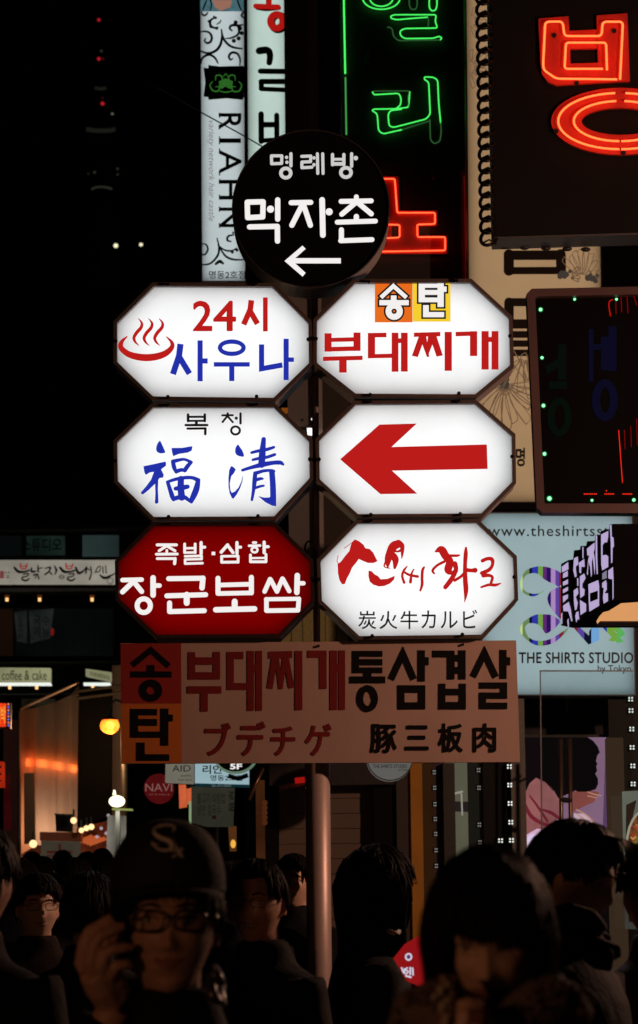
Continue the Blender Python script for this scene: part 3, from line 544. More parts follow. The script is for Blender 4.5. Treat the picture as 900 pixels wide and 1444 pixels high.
# ---------------- neon board 엘리노
M_bk = solid('neon_backboard', (0.04, 0.04, 0.04), .45, grain=.3, scale=8, spec=.4)
YN = 22
ne = thing('neon_signboard', 'black upright signboard with green neon 엘 리 above a red neon 노', 'sign', at(570, 400, YN))
MB().prism([(479,-80),(656,-80),(660,396),(484,396)], YN, .35).build('backboard', M_bk, ne)
M_ng = lit('neon_green', (70, 235, 95), 1.35); M_ngd = lit('neon_green_faint', (42, 82, 44), 1.0); M_nr = lit('neon_red', (255, 80, 44), 3.2); M_nro = lit('neon_orange', (255, 92, 46), 3.6)
def neon(parent, T, pts, Y, m, r=.0052, off=.045, sm=True, name='neon_tube'):
    P = spline(pts, 4) if sm else pts
    MB().tube([at(T[0]+x/T[2], T[1]+y/T[2], Y-off) for x, y in P], r, 6).build(name, m, parent, True)
def rnd(pts, r):
    """rounds the corners of a bent glass tube"""
    out = [pts[0]]
    for i in range(1, len(pts)-1):
        a, b, c = pts[i-1], pts[i], pts[i+1]; la, lc = math.dist(a, b), math.dist(b, c); k = min(r, la/2, lc/2)
        p = (b[0]+(a[0]-b[0])*k/la, b[1]+(a[1]-b[1])*k/la); q = (b[0]+(c[0]-b[0])*k/lc, b[1]+(c[1]-b[1])*k/lc)
        for t in (0, .25, .5, .75, 1): out.append(((1-t)**2*p[0]+2*t*(1-t)*b[0]+t*t*q[0], (1-t)**2*p[1]+2*t*(1-t)*b[1]+t*t*q[1]))
    return out + [pts[-1]]
T = (480, 0, 3.8)
N = lambda pts, m, r=14: neon(ne, T, rnd(pts, r), YN, m, sm=False)
neon(ne, (0,0,1), [(484,-60),(485,0),(487,104)], YN, M_ng, .007, sm=False); neon(ne, (0,0,1), [(487.3,109),(488.6,190)], YN, M_ngd, .008, sm=False); neon(ne, (0,0,1), [(487.3,109),(488.6,190)], YN, lit('neon_green_mid',(70,160,80)), .005, off=.07, sm=False)
for rx, ry in ((100, 60), (62, 44)): N([(220+rx*math.cos(k*math.pi/12), -10+ry*math.sin(k*math.pi/12)) for k in range(25)], M_ng, 1)
N([(368,-60),(370,30),(380,52),(405,50),(412,30),(410,-60)], M_ngd); N([(478,-60),(476,35),(486,58),(508,58),(518,35),(519,-60)], M_ng)
N([(470,92),(390,98),(300,106),(272,98),(270,86),(290,79),(515,79),(508,115),(522,150),(345,153),(320,165),(322,190),(345,207),(500,205),(530,194),(545,203),(535,214)], M_ng)
N([(470,92),(474,120),(470,140)], M_ngd); N([(252,145),(278,150),(285,195),(310,218),(535,214)], M_ngd)
N([(372,490),(366,575),(300,583),(180,585),(170,592),(198,610),(205,700),(228,718),(330,695)], M_ng); N([(172,492),(180,508),(240,504),(315,500),(327,530),(322,565),(300,581)], M_ng); N([(172,490),(200,488),(372,487),(362,520),(368,578)], M_ngd)
N([(330,695),(478,648)], M_ngd); N([(330,585),(268,592),(256,615),(262,675),(285,683),(460,638),(482,612),(474,440),(450,425),(452,412),(500,414),(522,430),(528,560),(538,660)], M_ng); N([(480,640),(483,750),(505,772),(535,755),(541,700),(538,650)], M_ngd)
M_rp = solid('red_letter_plate', (0.72, 0.045, 0.03), .5, grain=.12, scale=14)
pl = [[(190,945),(312,945),(315,1130),(190,1130)], [(100,1128),(518,1128),(518,1210),(100,1210)], [(322,1209),(420,1211),(420,1264),(322,1279)], [(100,1209),(275,1209),(275,1279),(100,1279)], [(100,1278),(322,1278),(420,1263),(572,1262),(572,1360),(100,1360)]]
m_ = MB()
for q in pl: m_.prism([(480+x/3.8, y/3.8) for x, y in q], YN-.025, .02)
m_.build('letter_plate', M_rp, ne)
N([(200,958),(292,958),(305,1140),(508,1140),(508,1200),(412,1203),(414,1270),(562,1270),(562,1342),(110,1350)], M_nr, 10); N([(250,1203),(318,1205),(318,1272),(250,1276)], M_nr, 10)
MB().prism([(650,240),(656,240),(658.5,396),(652,396)], YN-.02, .018).build('edge_trim', M_rp, ne)  # red neon's reflection on the board edge, put in as a red strip
neon(ne, (0,0,1), [(655,248),(657.5,400)], YN+.02, lit('neon_red_faint', (70,8,6)), .006, sm=False)  # same reflection as a faint glowing line, no real tube
for x, y in ((519,82),(612,246)): MB().ball(at(x, y, YN-.02), .035, 10, 6, sc=(.7,.4,1.4)).build('tube_holder', solid('holder', (.09,.05,.03), .5), ne, True)

# ---------------- beige flower sign
YB = 21.2
be = flatbox('vertical_sign', 'tall beige light box with brown flower drawings behind the spiral sign', [(656,-60),(843,-60),(853,709),(663,709)], YB, film('beige_acrylic', (0.55, 0.43, 0.31)), depth=.35)
M_db = solid('letter_brown', (0.018, 0.011, 0.009), .5); M_fl = lit('flower_brown', (108,82,60)); M_fd = lit('flower_dark', (62,54,47))
T = (650, 330, 4.2857)
letter(be, M_db, T, [('c', [(280,122),(612,120)], 44), ('c', [(280,222),(612,220)], 44), ('c', [(290,122),(290,222)], 62), ('c', [(604,120),(606,220)], 60), ('r', 300,200,600,243), ('r', 300,101,600,157)], YB)
letter(be, M_db, T, [('c', [(288,412),(640,412)], 50), ('c', [(291,412),(291,540)], 58), ('r', 262,515,640,572), ('r', 262,586,640,628), ('r', 262,642,640,682), ('r', 262,698,640,738)], YB)
text(be, M_db, '명', (728, 632, 740, 657), YB, .03, name='letter')
rnd_ = random.Random(3)
def flower(cx, cy, R0, a0, a1, n, core, sc=1):
    st = []
    for i in range(n):
        a = a0 + (a1-a0)*i/(n-1) + rnd_.uniform(-.05, .05); L = R0*rnd_.uniform(.75, 1.05); w = L*.13
        P = [(cx+math.cos(a)*8, cy+math.sin(a)*8), (cx+math.cos(a)*L*.5-math.sin(a)*w*.7, cy+math.sin(a)*L*.5+math.cos(a)*w*.7), (cx+math.cos(a)*L-math.sin(a)*w*.4, cy+math.sin(a)*L+math.cos(a)*w*.4), (cx+math.cos(a)*L*1.04, cy+math.sin(a)*L*1.04), (cx+math.cos(a)*L*.9+math.sin(a)*w, cy+math.sin(a)*L*.9-math.cos(a)*w), (cx+math.cos(a)*8, cy+math.sin(a)*8)]
        st.append(('b', [(x, y, rnd_.uniform(.9, 1.7)*sc) for x, y in P]))
    letter(be, M_fl, (0,0,1), st, YB, name='petals')
    if core: letter(be, M_fd, (0,0,1), [('d', cx+rnd_.uniform(-core, core), cy+rnd_.uniform(-core*.6, core*.6), rnd_.uniform(2.5, 4.5)*sc) for _ in range(int(core))], YB, name='flower_heart', off=.006)
flower(712, 541, 62, .1, 2.5, 11, 11); flower(745, 545, 55, -2.0, -.9, 5, 0); flower(740, 500, 60, 1.2, 2.3, 5, 0); flower(799, 388, 20, -.5, .5, 4, 9)
flower(820, 395, 42, -2.2, -.9, 7, 0, .8); flower(836, 392, 12, -2, 0, 3, 8); flower(661, 95, 30, -1.35, 1.35, 8, 0, .9); flower(662, 30, 24, -1.2, 1.2, 5, 0, .8)

# ---------------- spiral bound notebook sign with neon 방
YP = 17.5
nb = thing('spiral_bound_sign', 'big black sign shaped like a spiral notebook with red neon 방', 'sign', at(800, 345, YP))
MB().prism([(689,-90),(1060,-90),(1070,322),(697,333)], YP, .30).build('board', solid('notebook_black', (0.008, 0.0075, 0.0075), .6, grain=.3, scale=3, stretch=(3,1,3), spec=.2), nb)
MB().prism([(697.3,334),(1070,323),(1070,326),(697.5,337)], YP+.004, .29).build('bottom_tray', solid('tray_grey', (0.12, 0.11, 0.12), .5, .3), nb)
for x in (712, 740, 770, 800, 826): MB().ball(at(x, 348 + (x-700)*.03, YP+.26), .02, 8, 6, sc=(1.6,1,.8)).build('lamp_knob', M_iron, nb)
M_wire = solid('binding_wire', (0.03, 0.024, 0.02), .35, .6)
for i in range(22):
    y = -22 + i*17.0; xc = 685 + (y-0)*.018 
    P = []
    for k in range(25):
        t = 2*math.pi*k/24; P.append(at(xc - 1.5 - 11.5*math.cos(t), y + 10.5*math.sin(t) + 2.5*math.cos(t), YP + .03 - .05*math.sin(t)))
    MB().tube(P, .0115, 6, cap=False).build('binding_ring', M_wire, nb, True)
    MB().tube([at(xc-9, y+7, YP-.02), at(xc-1, y+3, YP-.03), at(xc+9, y+10, YP-.02)], .006, 6).build('binding_hook', M_wire, nb, True)
T = (640, 0, 3.4615)
def plates(parent, T, polys, Y, m, name='letter_plate'):
    b_ = MB()
    for q in polys: b_.prism([(T[0]+x/T[2], T[1]+y/T[2]) for x, y in q], Y, .03)
    return b_.build(name, m, parent)
plates(nb, T, [[(413,90),(560,79),(565,150),(568,238),(570,310),(568,412),(500,417),(458,400),(430,360),(423,300)], [(565,150),(697,144),(700,236),(568,238)], [(570,310),(705,306),(708,403),(568,412)], [(697,75),(848,64),(860,395),(708,403),(705,306)]], YP-.04, M_rp)
ep = MB(); n = 40
for k in range(n):
    t0, t1 = 2*math.pi*k/n, 2*math.pi*(k+1)/n; E = lambda a, b, t: (T[0]+(815+a*math.cos(t))/T[2], T[1]+(592+b*math.sin(t))/T[2])
    ep.prism([E(340,164,t0), E(340,164,t1), E(190,66,t1), E(190,66,t0)], YP-.04, .03)
ep.build('letter_plate', M_rp, nb)
plates(nb, T, [[(960,50),(1050,50),(1050,430),(960,430)], [(1050,190),(1120,190),(1120,260),(1050,260)]], YP-.04, M_rp)
N = lambda pts, r=18: neon(nb, T, rnd(pts, r), YP, M_nro, .0065, .085, False)
N([(797,387),(500,384),(437,340),(437,300),(447,106),(532,105),(540,176),(722,176),(727,106),(826,106),(812,388)], 20)
N([(728,336),(541,336),(548,208),(744,208),(748,342)], 16)
for rx, ry in ((298,137),(222,98)):
    for s0, s1 in ((-86, 90), (90, 266)):
        nd = 24; neon(nb, T, [(812+rx*math.cos(math.radians(s0+(s1-s0)*k/nd)) + (6 if s0 < 0 else -4), 591+ry*math.sin(math.radians(s0+(s1-s0)*k/nd))) for k in range(nd+1)], YP, M_nro, .0065, .085, False)
N([(975,65),(1035,65),(1035,415),(975,415),(975,65)], 10)
for x, y in ((490,172),(783,150),(600,405),(828,745),(500,640)): MB().tube([at(640+x/3.4615, y/3.4615, YP-.045), at(640+x/3.4615, y/3.4615, YP-.055)], .016, 8).build('tube_holder', M_bolt, nb)

# ---------------- LED message board
YL = 15.5
le = thing('led_message_board', 'brown framed electronic message board ringed by green light dots', 'sign', at(830, 722, YL))
LO = [(743,414),(750,407),(1010,402),(1030,724),(765,723),(757,716)]; LI = [(755,420),(758,418),(1004,413),(1016,710),(769,710),(768,708)]
MB().ring(LO, LI, YL-.04, .10).build('frame', solid('led_frame', (0.085, 0.045, 0.045), .5, .1, scale=5), le)
MB().prism(inset(LO, 1), YL+.062, .16).build('housing', M_case, le)
def led_mat():
    m = bpy.data.materials.new('led_matrix'); m.use_nodes = True; nt = m.node_tree; b = nt.nodes['Principled BSDF']
    g = nt.nodes.new('ShaderNodeTexCoord'); v = nt.nodes.new('ShaderNodeTexVoronoi'); v.inputs['Randomness'].default_value = 0; v.inputs['Scale'].default_value = 70
    v.distance = 'CHEBYCHEV'; nt.links.new(g.outputs['Object'], v.inputs['Vector'])
    r = nt.nodes.new('ShaderNodeValToRGB'); r.color_ramp.elements[0].color = (0.008, 0.003, 0.003, 1); r.color_ramp.elements[1].color = (0.002, 0.0015, 0.0015, 1)
    r.color_ramp.elements[0].position = .25; r.color_ramp.elements[1].position = .42
    nt.links.new(v.outputs['Distance'], r.inputs[0]); nt.links.new(r.outputs[0], b.inputs['Base Color']); b.inputs['Roughness'].default_value = .6; b.inputs['Specular IOR Level'].default_value = .05; return m
MB().prism(inset(LI, -1), YL+.02, .02).build('screen', led_mat(), le)
M_gd = lit('led_green', (150, 255, 180), 1.8); M_gh = lit('led_green_ring', (10, 110, 50), 1)
M_rd = lit('led_red', (235, 40, 26), 1.3); M_rdd = lit('led_red_dim', (120, 8, 8), 1)
for x, y, r in ((762.5,436.5,.0095),(810.5,422,.007),(869.5,422,.007),(764.5,504.5,.008),(766.5,572,.0095),(768,640,.0095),(775,703,.0115),(835,705.5,.007),(894,705,.0085)):
    MB().ball(at(x, y, YL+.012), r, 10, 6).build('green_light', M_gd, le, True)
    MB().tube([at(x, y, YL+.0185), at(x, y, YL+.0145)], r*1.55, 14).build('light_socket', M_gh, le)
T = (700, 380, 3.8)
RL = lambda st, m=M_rd, nm='red_trace': letter(le, m, T, st, YL+.02, name=nm, off=.004)
for x in range(472, 536, 9): RL([('d', x, 1203, 3.6)], nm='red_dot')
for x in list(range(583, 632, 9)) + [590]: RL([('d', x, 1203 if x != 590 else 1186, 3.6)], nm='red_dot')
for x in range(680, 728, 9): RL([('d', x, 1203, 3.6)], nm='red_dot')
RL([('cs', [(612,248),(604,200),(606,172),(622,162)], 6)], lit('led_red_mid', (190,22,16))); RL([('c', [(656,862),(676,1142)], 4)], M_rd)
for x0, x1, y0, y1 in ((640,642,170,238),(668,672,148,228),(700,706,146,232),(738,752,146,190),(686,690,860,960),(720,724,840,950),(752,756,800,940)): RL([('c', [(x0,y0),(x1,y1)], 4.5)], M_rdd)
M_gb = lit('ghost_blue', (12, 10, 30)); M_gg = lit('ghost_green', (7, 13, 7))
G = lambda st, m: letter(le, m, T, st, YL+.02, name='faint_letter', off=.003)
G([('r', 495,320,520,600), ('r', 600,305,645,545), ('r', 520,400,640,430), ('o', 582,700,48,90,46)], M_gb); G([('r', 560,360,600,540)], M_gb)
G([('r', 330,400,375,590), ('p', [(262,520),(340,470),(340,520),(270,560)]), ('o', 338,790,46,85,40), ('r', 280,600,380,640)], M_gg)

# ---------------- shirts studio light box
YH = 20
sh = flatbox('shop_sign', 'pale blue light box of a shirt shop with striped figure logo', [(676,722),(893,722),(897,981),(680,981)], YH, film('sky_acrylic', (0.50, 0.585, 0.61)), depth=.3, frame=solid('grey_trim', (.12,.13,.13), .5))
M_navy = solid('navy_ink', (0.012, 0.03, 0.055), .5, grain=.1)
text(sh, M_navy, 'www.theshirtsstudio.com', (689, 741, 954, 756), YH, .006, spacing=1.12)
text(sh, M_navy, 'THE SHIRTS STUDIO', (732, 920, 893, 935), YH, .022, spacing=1.05)
text(sh, M_navy, 'by Tokyo', (843, 938, 890, 950), YH, .01)
# striped figure: outline pieces cut into vertical stripes of cloth colours
STR = [(733,'pale_lime',(190,215,130)),(737,'moss',(105,130,85)),(746.5,'ink',(12,18,40)),(750.5,'royal',(45,52,160)),(759,'lime',(112,160,58)),(765.5,'plum',(92,42,108)),(771,'indigo',(42,16,92)),(777,'lilac',(168,132,186)),(783.5,'violet',(88,66,152)),(788.5,'wine',(120,34,50)),(795,'moss',(105,130,85)),(806,'wine',(120,34,50)),(815,'violet',(88,66,152)),(824,'ink',(12,18,40)),(834,'sky',(110,160,210)),(846,'royal',(45,52,160)),(856,'lime',(112,160,58)),(870,'leaf',(90,170,90)),(900,'leaf',(90,170,90))]
def clip(poly, xa, xb):
    def cut(P, x, keep):
        out = []
        for i in range(len(P)):
            p, q = P[i-1], P[i]; ip, iq = keep(p[0]), keep(q[0])
            if ip != iq: t = (x-p[0])/(q[0]-p[0]); out.append((x, p[1]+(q[1]-p[1])*t))
            if iq: out.append(q)
        return out
    P = cut(poly, xa, lambda v: v >= xa)
    return cut(P, xb, lambda v: v <= xb) if P else P
def striped(polys, Y, k):
    for i in range(len(STR)-1):
        xa, xb = STR[i][0], STR[i+1][0]; groups_ = []
        for j, q in enumerate(polys):
            c_ = clip(q, xa, xb)
            if len(c_) < 3: continue
            if not groups_ or groups_[-1][0] != j - 1: groups_.append([j, MB()])
            groups_[-1][0] = j
            groups_[-1][1].add([at(x, y, Y - .003 - (k+j)*.0002) for x, y in c_], [list(range(len(c_)))])
        for _, b_ in groups_: b_.build('logo_stripe', lit('cloth_' + STR[i][1], STR[i][2]), sh)
def crescent(outer, inner):
    """a band between two curves, as small convex pieces"""
    o, i_ = spline(outer, 5), spline(inner, 5); n = min(len(o), len(i_)); return [[o[k], o[k+1], i_[k+1], i_[k]] for k in range(n-1)]
c84 = lambda P: [(720+x/8.49, 780+y/8.49) for x, y in P]
bands = crescent(c84([(410,435),(340,495),(260,518),(160,480),(118,400),(130,300),(190,205),(300,162),(400,160),(520,190),(620,250),(640,320),(590,400)]), c84([(415,432),(340,478),(260,485),(180,455),(145,400),(150,320),(190,265),(260,240),(330,250),(400,310),(470,350),(540,380),(560,400)]))
bands += crescent(c84([(590,400),(500,440),(448,510),(450,590),(500,680),(590,785)]), c84([(620,420),(640,460),(640,520),(640,600),(630,700),(600,790)]))
bands += crescent(c84([(590,800),(500,745),(400,732),(300,738),(200,790),(130,860),(120,950),(200,1040),(300,1100),(420,1105),(540,1060),(650,960),(700,890)]), c84([(590,830),(560,870),(500,920),(420,962),(380,880),(280,828),(200,840),(165,880),(165,950),(230,1020),(320,1050),(430,1045),(530,1000),(610,930),(640,890)]))
striped(bands, YH, 0)

striped([[(807,883),(816,883),(838,903),(830,909)], [(838,880),(845,878),(845,903),(830,909),(831,890)], [(845,880),(858,880),(880,905),(871,907)], [(856,880),(866,878),(880,890),(882,895),(865,905),(858,903),(870,892)]], YH, 30)
a, b = wall_box(895, 1100, 722, 985, YH+.2, 1.0); MB().box(a, b).build('side_wall', solid('side_wall_grey', (.06,.055,.05), .7), cb)

# ---------------- projecting letter-block sign (찜닭)
P0 = at(866, 860, 15); far = at(792, 870, 16.6); u = (far - P0); u.z = 0; u.normalize(); nrm = Vector((-u.y, u.x, 0))
if nrm.x > 0: nrm = -nrm
nrm.normalize(); Z7 = lambda P: [(780+x/7.5, 730+y/7.5) for x, y in P]
js = thing('projecting_block_sign', 'black projecting sign of lilac-faced block letters 찜닭 seen edge-on', 'sign', P0)
def block(P, thick, m, name, off=0):
    q = Z7(P); f = [on_plane(x, y, P0 + nrm*off, nrm) for x, y in q]; n = len(f); bk = [p - nrm*thick for p in f]
    MB().add(f + bk, [list(range(n)), list(range(2*n-1, n-1, -1))] + [(i, i+n, (i+1) % n+n, (i+1) % n) for i in range(n)]).build(name, m, js)
M_jb = solid('block_black', (.003,.003,.0035), .7, grain=.2, spec=.03)
block([(645,65),(645,872),(500,965),(380,1005),(200,1165),(85,1140),(85,490),(160,448),(212,440),(222,345),(285,338),(290,300),(350,296),(360,250),(440,245),(446,185),(500,180),(506,140),(592,128),(598,72)], .5, M_jb, 'letter_blocks')
M_li = lit('lilac_face', (184, 166, 208)); M_lg = lit('grey_lilac', (128, 122, 140))
def jl(polys, m=M_li):
    b_ = MB()
    for i, P in enumerate(polys): b_.add([on_plane(x, y, P0 + nrm*(.004 + i*.0003), nrm) for x, y in Z7(P)], [list(range(len(P)))])
    b_.build('letter', m, js)
jl([[(600,78),(618,76),(622,200),(640,212),(645,300),(630,325),(628,470),(614,484),(610,260)]])
jl([[(508,178),(584,140),(584,200),(572,260),(545,262),(524,292),(524,400),(560,392),(584,410),(584,520),(520,558),(510,500),(508,300)]])
jl([[(450,190),(466,188),(468,420),(474,592),(462,600),(450,420)], [(358,328),(440,262),(440,330),(430,370),(440,420),(446,520),(440,610),(432,530),(420,420),(410,470),(412,600),(402,630),(392,520),(375,470),(368,610),(358,595),(372,440),(384,400),(362,400)]])
jl([[(374,704),(478,660),(488,720),(488,930),(384,994),(378,900)]]); block([(390,800),(470,772),(470,860),(392,892)], .002, M_jb, 'letter_gap', .008)
jl([[(584,560),(634,520),(640,660),(640,850),(630,872),(628,650),(606,650),(584,640)], [(520,690),(560,660),(568,700),(568,760),(545,800),(580,800),(582,880),(536,910),(528,850),(536,740),(520,740)]]); jl([[(520,590),(568,556),(568,640),(520,655)]], M_lg)
jl([[(270,480),(330,436),(335,520),(300,520),(296,590),(278,580),(278,530)], [(284,620),(330,590),(345,640),(310,700),(310,740),(335,760),(330,820),(288,852),(284,740)], [(284,870),(350,912),(350,990),(290,1030)], [(310,310),(322,310),(322,430),(312,430)]])
jl([[(222,430),(262,410),(268,490),(240,520),(250,620),(232,632),(214,560),(218,480)], [(254,640),(268,640),(268,720),(256,720)], [(218,770),(262,740),(268,800),(240,840),(262,900),(250,970),(232,980),(222,900)], [(235,1040),(245,1000),(268,990),(278,1080),(262,1070),(245,1110)]])
jl([[(92,520),(160,468),(164,546),(96,580)], [(106,590),(156,560),(156,620),(104,640)], [(104,680),(158,650),(158,700),(106,720)], [(104,760),(158,730),(158,770),(106,800)], [(104,830),(158,810),(158,850),(106,900)], [(106,930),(166,890),(186,960),(205,1090),(196,1100),(160,990),(110,990)], [(85,1020),(98,1000),(98,1120),(88,1130)], [(150,1090),(164,1060),(168,1150),(158,1160)]])
ol = thing('awning_light_box', 'glowing orange awning light under the black block-letter sign', 'awning light', at(875, 876, 14.7))
MB().prism(Z7([(498,1052),(530,1000),(590,985),(720,905),(1100,880),(1100,1092),(510,1092)]), 14.7, .2).build('glowing_panel', lit('awning_orange', (224,158,100), 1, .12, 3), ol)
MB().prism(Z7([(498,1093),(1100,1093),(1100,1104),(498,1104)]), 14.68, .22).build('bottom_edge', solid('edge_brown', (.1,.05,.03), .5), ol)
# ================================================================== LEFT: RESTAURANT BUILDING ACROSS THE SQUARE
YW = 42
rb = thing('restaurant_building', 'dark building far left with lit restaurant storeys', 'building', at(100, 1480, YW+.5))
a, b = wall_box(-260, 330, 738, 1700, YW+1.0, 7); MB().box(a, b).build('wall', M_wall, rb)
for y0, y1, nm in ((740, 750, 'cornice'), (826, 838, 'ledge'), (930, 938, 'ledge'), (975, 983, 'ledge')):
    a, b = wall_box(-260, 330, y0, y1, YW+.55, .45); MB().box(a, b).build(nm, solid('ledge_grey', (.05,.05,.05), .7), rb)
M_wf = solid('window_frame_dark', (.02,.02,.02), .5, .3)
def window(x0, y0, x1, y1, Y, pane, n=1, parent=rb, w=1.6):
    f = MB().ring(rect(x0-w, y0-w, x1+w, y1+w), rect(x0, y0, x1, y1), Y-.06, .07).build('window', M_wf, parent)
    for k in range(n):
        xa = x0+(x1-x0)*k/n; xb = x0+(x1-x0)*(k+1)/n
        mb = MB(); mb.prism(rect(xa+.25, y0+.1, xb-.25, y1-.1), Y, .02); 
        me = mb.build('pane', pane, None); me.parent = f
        for v in me.data.vertices: v.co -= wloc(f)
    return f
M_teal = lit('teal_window', (24,38,34), 1, .75, 1.2); M_teal2 = lit('teal_window_b', (40,54,52), 1, .6, .8)
window(37, 755, 92, 783, YW+.9, M_teal, 2); window(116, 754, 168, 785, YW+.9, M_teal2, 1); window(-30, 755, 30, 783, YW+.9, lit('unlit_window', (6,9,9)), 2)
text(rb, M_ink, '스튜디오', (30, 759, 87, 777), YW+.86, .01)
fs = thing('restaurant_sign', 'long pale sign with brush lettering 불낙지 불냉면', 'sign', at(75, 825, YW+.1))
MB().prism(rect(-60, 789.5, 168, 824.5), YW+.1, .25).build('sign_box', lit('cream_sign', (152,146,134), 1, .45, 1.3), fs)
MB().ring(rect(-62, 788, 170, 826), rect(-60, 789.5, 168, 824.5), YW+.08, .3).build('trim', M_wf, fs)
T = (0, 720, 5)
K = lambda st, m=M_ink, off=.006: letter(fs, m, T, st, YW+.1, off=off)
for dx in (0, 322):
    K([('b', [(145+dx,372,9),(148+dx,405,9),(180+dx,408,9),(192+dx,375,9)]), ('c', [(150+dx,392),(188+dx,390)], 7)], lit('sign_crimson', (140,26,30)), .012)
    K([('b', [(102+dx,402,16),(130+dx,430,20),(170+dx,432,14),(206+dx,422,12)]), ('b', [(165+dx,448,8),(200+dx,445,10),(192+dx,462,8),(160+dx,470,10),(158+dx,486,12),(185+dx,494,13),(206+dx,480,10)])])
K([('b', [(222,405,10),(225,430,16),(250,428,12)]), ('b', [(268,385,8),(270,430,14)]), ('b', [(268,410,8),(300,402,8)]), ('b', [(240,455,14),(265,448,8),(275,480,10)]), ('b', [(265,450,8),(250,475,8)])])
K([('b', [(318,408,8),(355,400,12),(345,430,12),(318,450,12)]), ('b', [(345,428,8),(365,448,12)]), ('b', [(385,390,8),(398,420,16),(388,450,6)])])
K([('o', 436,468,18,12,5), ('c', [(425,466),(448,470)], 4)], M_ink)
K([('b', [(535,402,14),(555,440,20),(590,425,12),(612,398,10),(605,440,12)]), ('b', [(612,410,8),(645,420,8)]), ('b', [(640,395,8),(645,440,10),(632,485,12)])])
K([('b', [(670,440,6),(690,400,8),(710,395,6),(700,430,8),(672,432,6)]), ('b', [(725,395,8),(728,440,8)]), ('b', [(745,388,8),(750,440,8)]), ('b', [(705,455,10),(740,475,20),(790,455,12),(815,440,8)]), ('o', 778,495,22,20,4)], M_ink)
K([('r', -2,425,30,478)], lit('seal_red', (120,70,66)), .004); K([('c', [(2,436),(26,436)], 4), ('c', [(4,452),(24,452)], 4), ('c', [(14,430),(14,470)], 4), ('c', [(2,468),(26,468)], 4)], lit('seal_dark', (88,30,30)))
K([('r', 38,430,44,445), ('r', 56,432,66,442), ('r', 40,456,66,460), ('r', 42,468,66,474)])
# lit eaves: ceiling of the balcony storeys with downlights
M_ceil = solid('balcony_ceiling', (.12,.09,.07), .8)
def downlight(px, py, label, Y=YW+.3):
    p = at(px, py, Y); t = thing('downlight', label, 'ceiling light', p, 'downlights under the restaurant eaves')
    MB().tube([p + Vector((0,0,.02)), p - Vector((0,0,.03))], .022, 12).build('lamp', lit('downlight_warm', (255,190,120), 1.5), t)
    MB().tube([p + Vector((0,0,.06)), p + Vector((0,0,.021))], .036, 12).build('rim', lit('downlight_rim', (80,40,18)), t)
for px, l in ((10,'leftmost warm downlight in the row under the restaurant sign'), (56,'middle warm downlight in the row under the restaurant sign'), (130,'rightmost warm downlight in the row under the restaurant sign')): downlight(px, 845, l)
for px, l in ((14,'leftmost warm downlight in the row under the coffee and cake sign'), (52,'warm downlight under the right end of the coffee and cake sign'), (131,'warm downlight under the shorter cafe sign')): downlight(px, 969, l)
window(-20, 858, 20, 925, YW+.95, lit('amber_dim_window', (24,12,6), 1, .5, 1), 1)
window(20, 858, 160, 925, YW+.95, lit('dark_glass', (7,8,8), 1, .5, 1), 5)
for k, P in enumerate(([(20,863),(38,861),(38,907),(24,904)], [(41,861),(76,858),(71,900),(43,907)])):
    t = thing('window_poster', ('narrow faint grey poster in the dark restaurant window', 'wide faint grey poster in the dark restaurant window')[k], 'poster', at(P[0][0]+12, 905, YW+.85), 'posters in the restaurant window')
    MB().prism(P, YW+.86, .02).build('sheet', lit('poster_grey', (30,34,33), 1, .6, 3), t)
    x0 = P[0][0]; text(t, lit('poster_ink', (14,16,16)), '국수\n메뉴' if k else '점심', (x0+6, 868, P[1][0]-6, 898), YW+.86, .02)
gl = thing('led_spot', 'tiny dim red light right of the window posters', 'lamp', at(74, 893, YW+.8)); MB().ball(at(74, 891, YW+.8), .045, 8, 6, sc=(.6,.6,1.4)).build('lamp', lit('dim_red_spot', (100,22,14)), gl)
for P, txt, l, tb in (([(-40,941),(71,942),(71,962),(-40,962)], 'coffee & cake', 'cream cafe sign reading coffee and cake over a white tube light', (-30,962.5,73,966.5)), ([(121,943),(157,948),(157,961),(121,953)], 'coffee shop', 'short tilted cream cafe sign right of the coffee and cake sign', (118,962.5,157,966.5))):
    t = thing('cafe_sign', l, 'sign', at(P[0][0], 966, YW+.1), 'cafe signs on the second storey')
    MB().prism(P, YW+.12, .2).build('sign_box', lit('cafe_cream', (138,138,104), 1, .35, 1.5), t)
    if P[0][0] < 0: text(t, M_ink, txt, (3, 945, 66, 959), YW+.12, .0)
    else: letter(t, M_ink, (0,0,1), [('c', [(128+i*3.2, 947+i*.8), (128+i*3.2, 952+i*.8)], 1.1) for i in range(9)], YW+.12, name='lettering')
    MB().prism([(tb[0],tb[1]),(tb[2]-2,tb[1]),(tb[2],tb[3]),(tb[0],tb[3])], YW+.1, .1).build('tube_light', lit('tube_white', (226,232,222), 1.15), t)
window(30, 985, 78, 1004, YW+.95, lit('bottle_window', (30,26,18), 1, .8, 4), 3)
# ---------------- signboards and tents in front of it
def simple_sign(name, label, cat, P, Y, m, depth=.15, parts=(), group=None):
    t = thing(name, label, cat, at(sum(p[0] for p in P)/len(P), max(p[1] for p in P), Y), group); MB().prism(P, Y, depth).build('board', m, t); return t
t = simple_sign('grey_pillar', 'grey square pillar between the black hoarding and the salmon board', 'pillar', [(158,938),(172,938),(173,1500),(159,1500)], 36, solid('pillar_stone', (.22,.21,.2), .7, scale=4), .4)
t = simple_sign('black_hoarding', 'tall black hanging hoarding right of the clear vinyl sheets', 'hoarding', [(112,968),(158,978),(157,1150),(109,1166)], 34, solid('hoarding_black', (.003,.003,.003), .8, spec=.03), .12)
for y in (975, 985): MB().tube([at(108, y, 33.9), at(172, y-8, 33.9)], .02, 6).build('hanger_bar', M_iron, t)
vt = thing('vinyl_curtain_stall', 'street stall hung with clear vinyl sheets glowing orange inside', 'stall', at(70, 1300, 34))
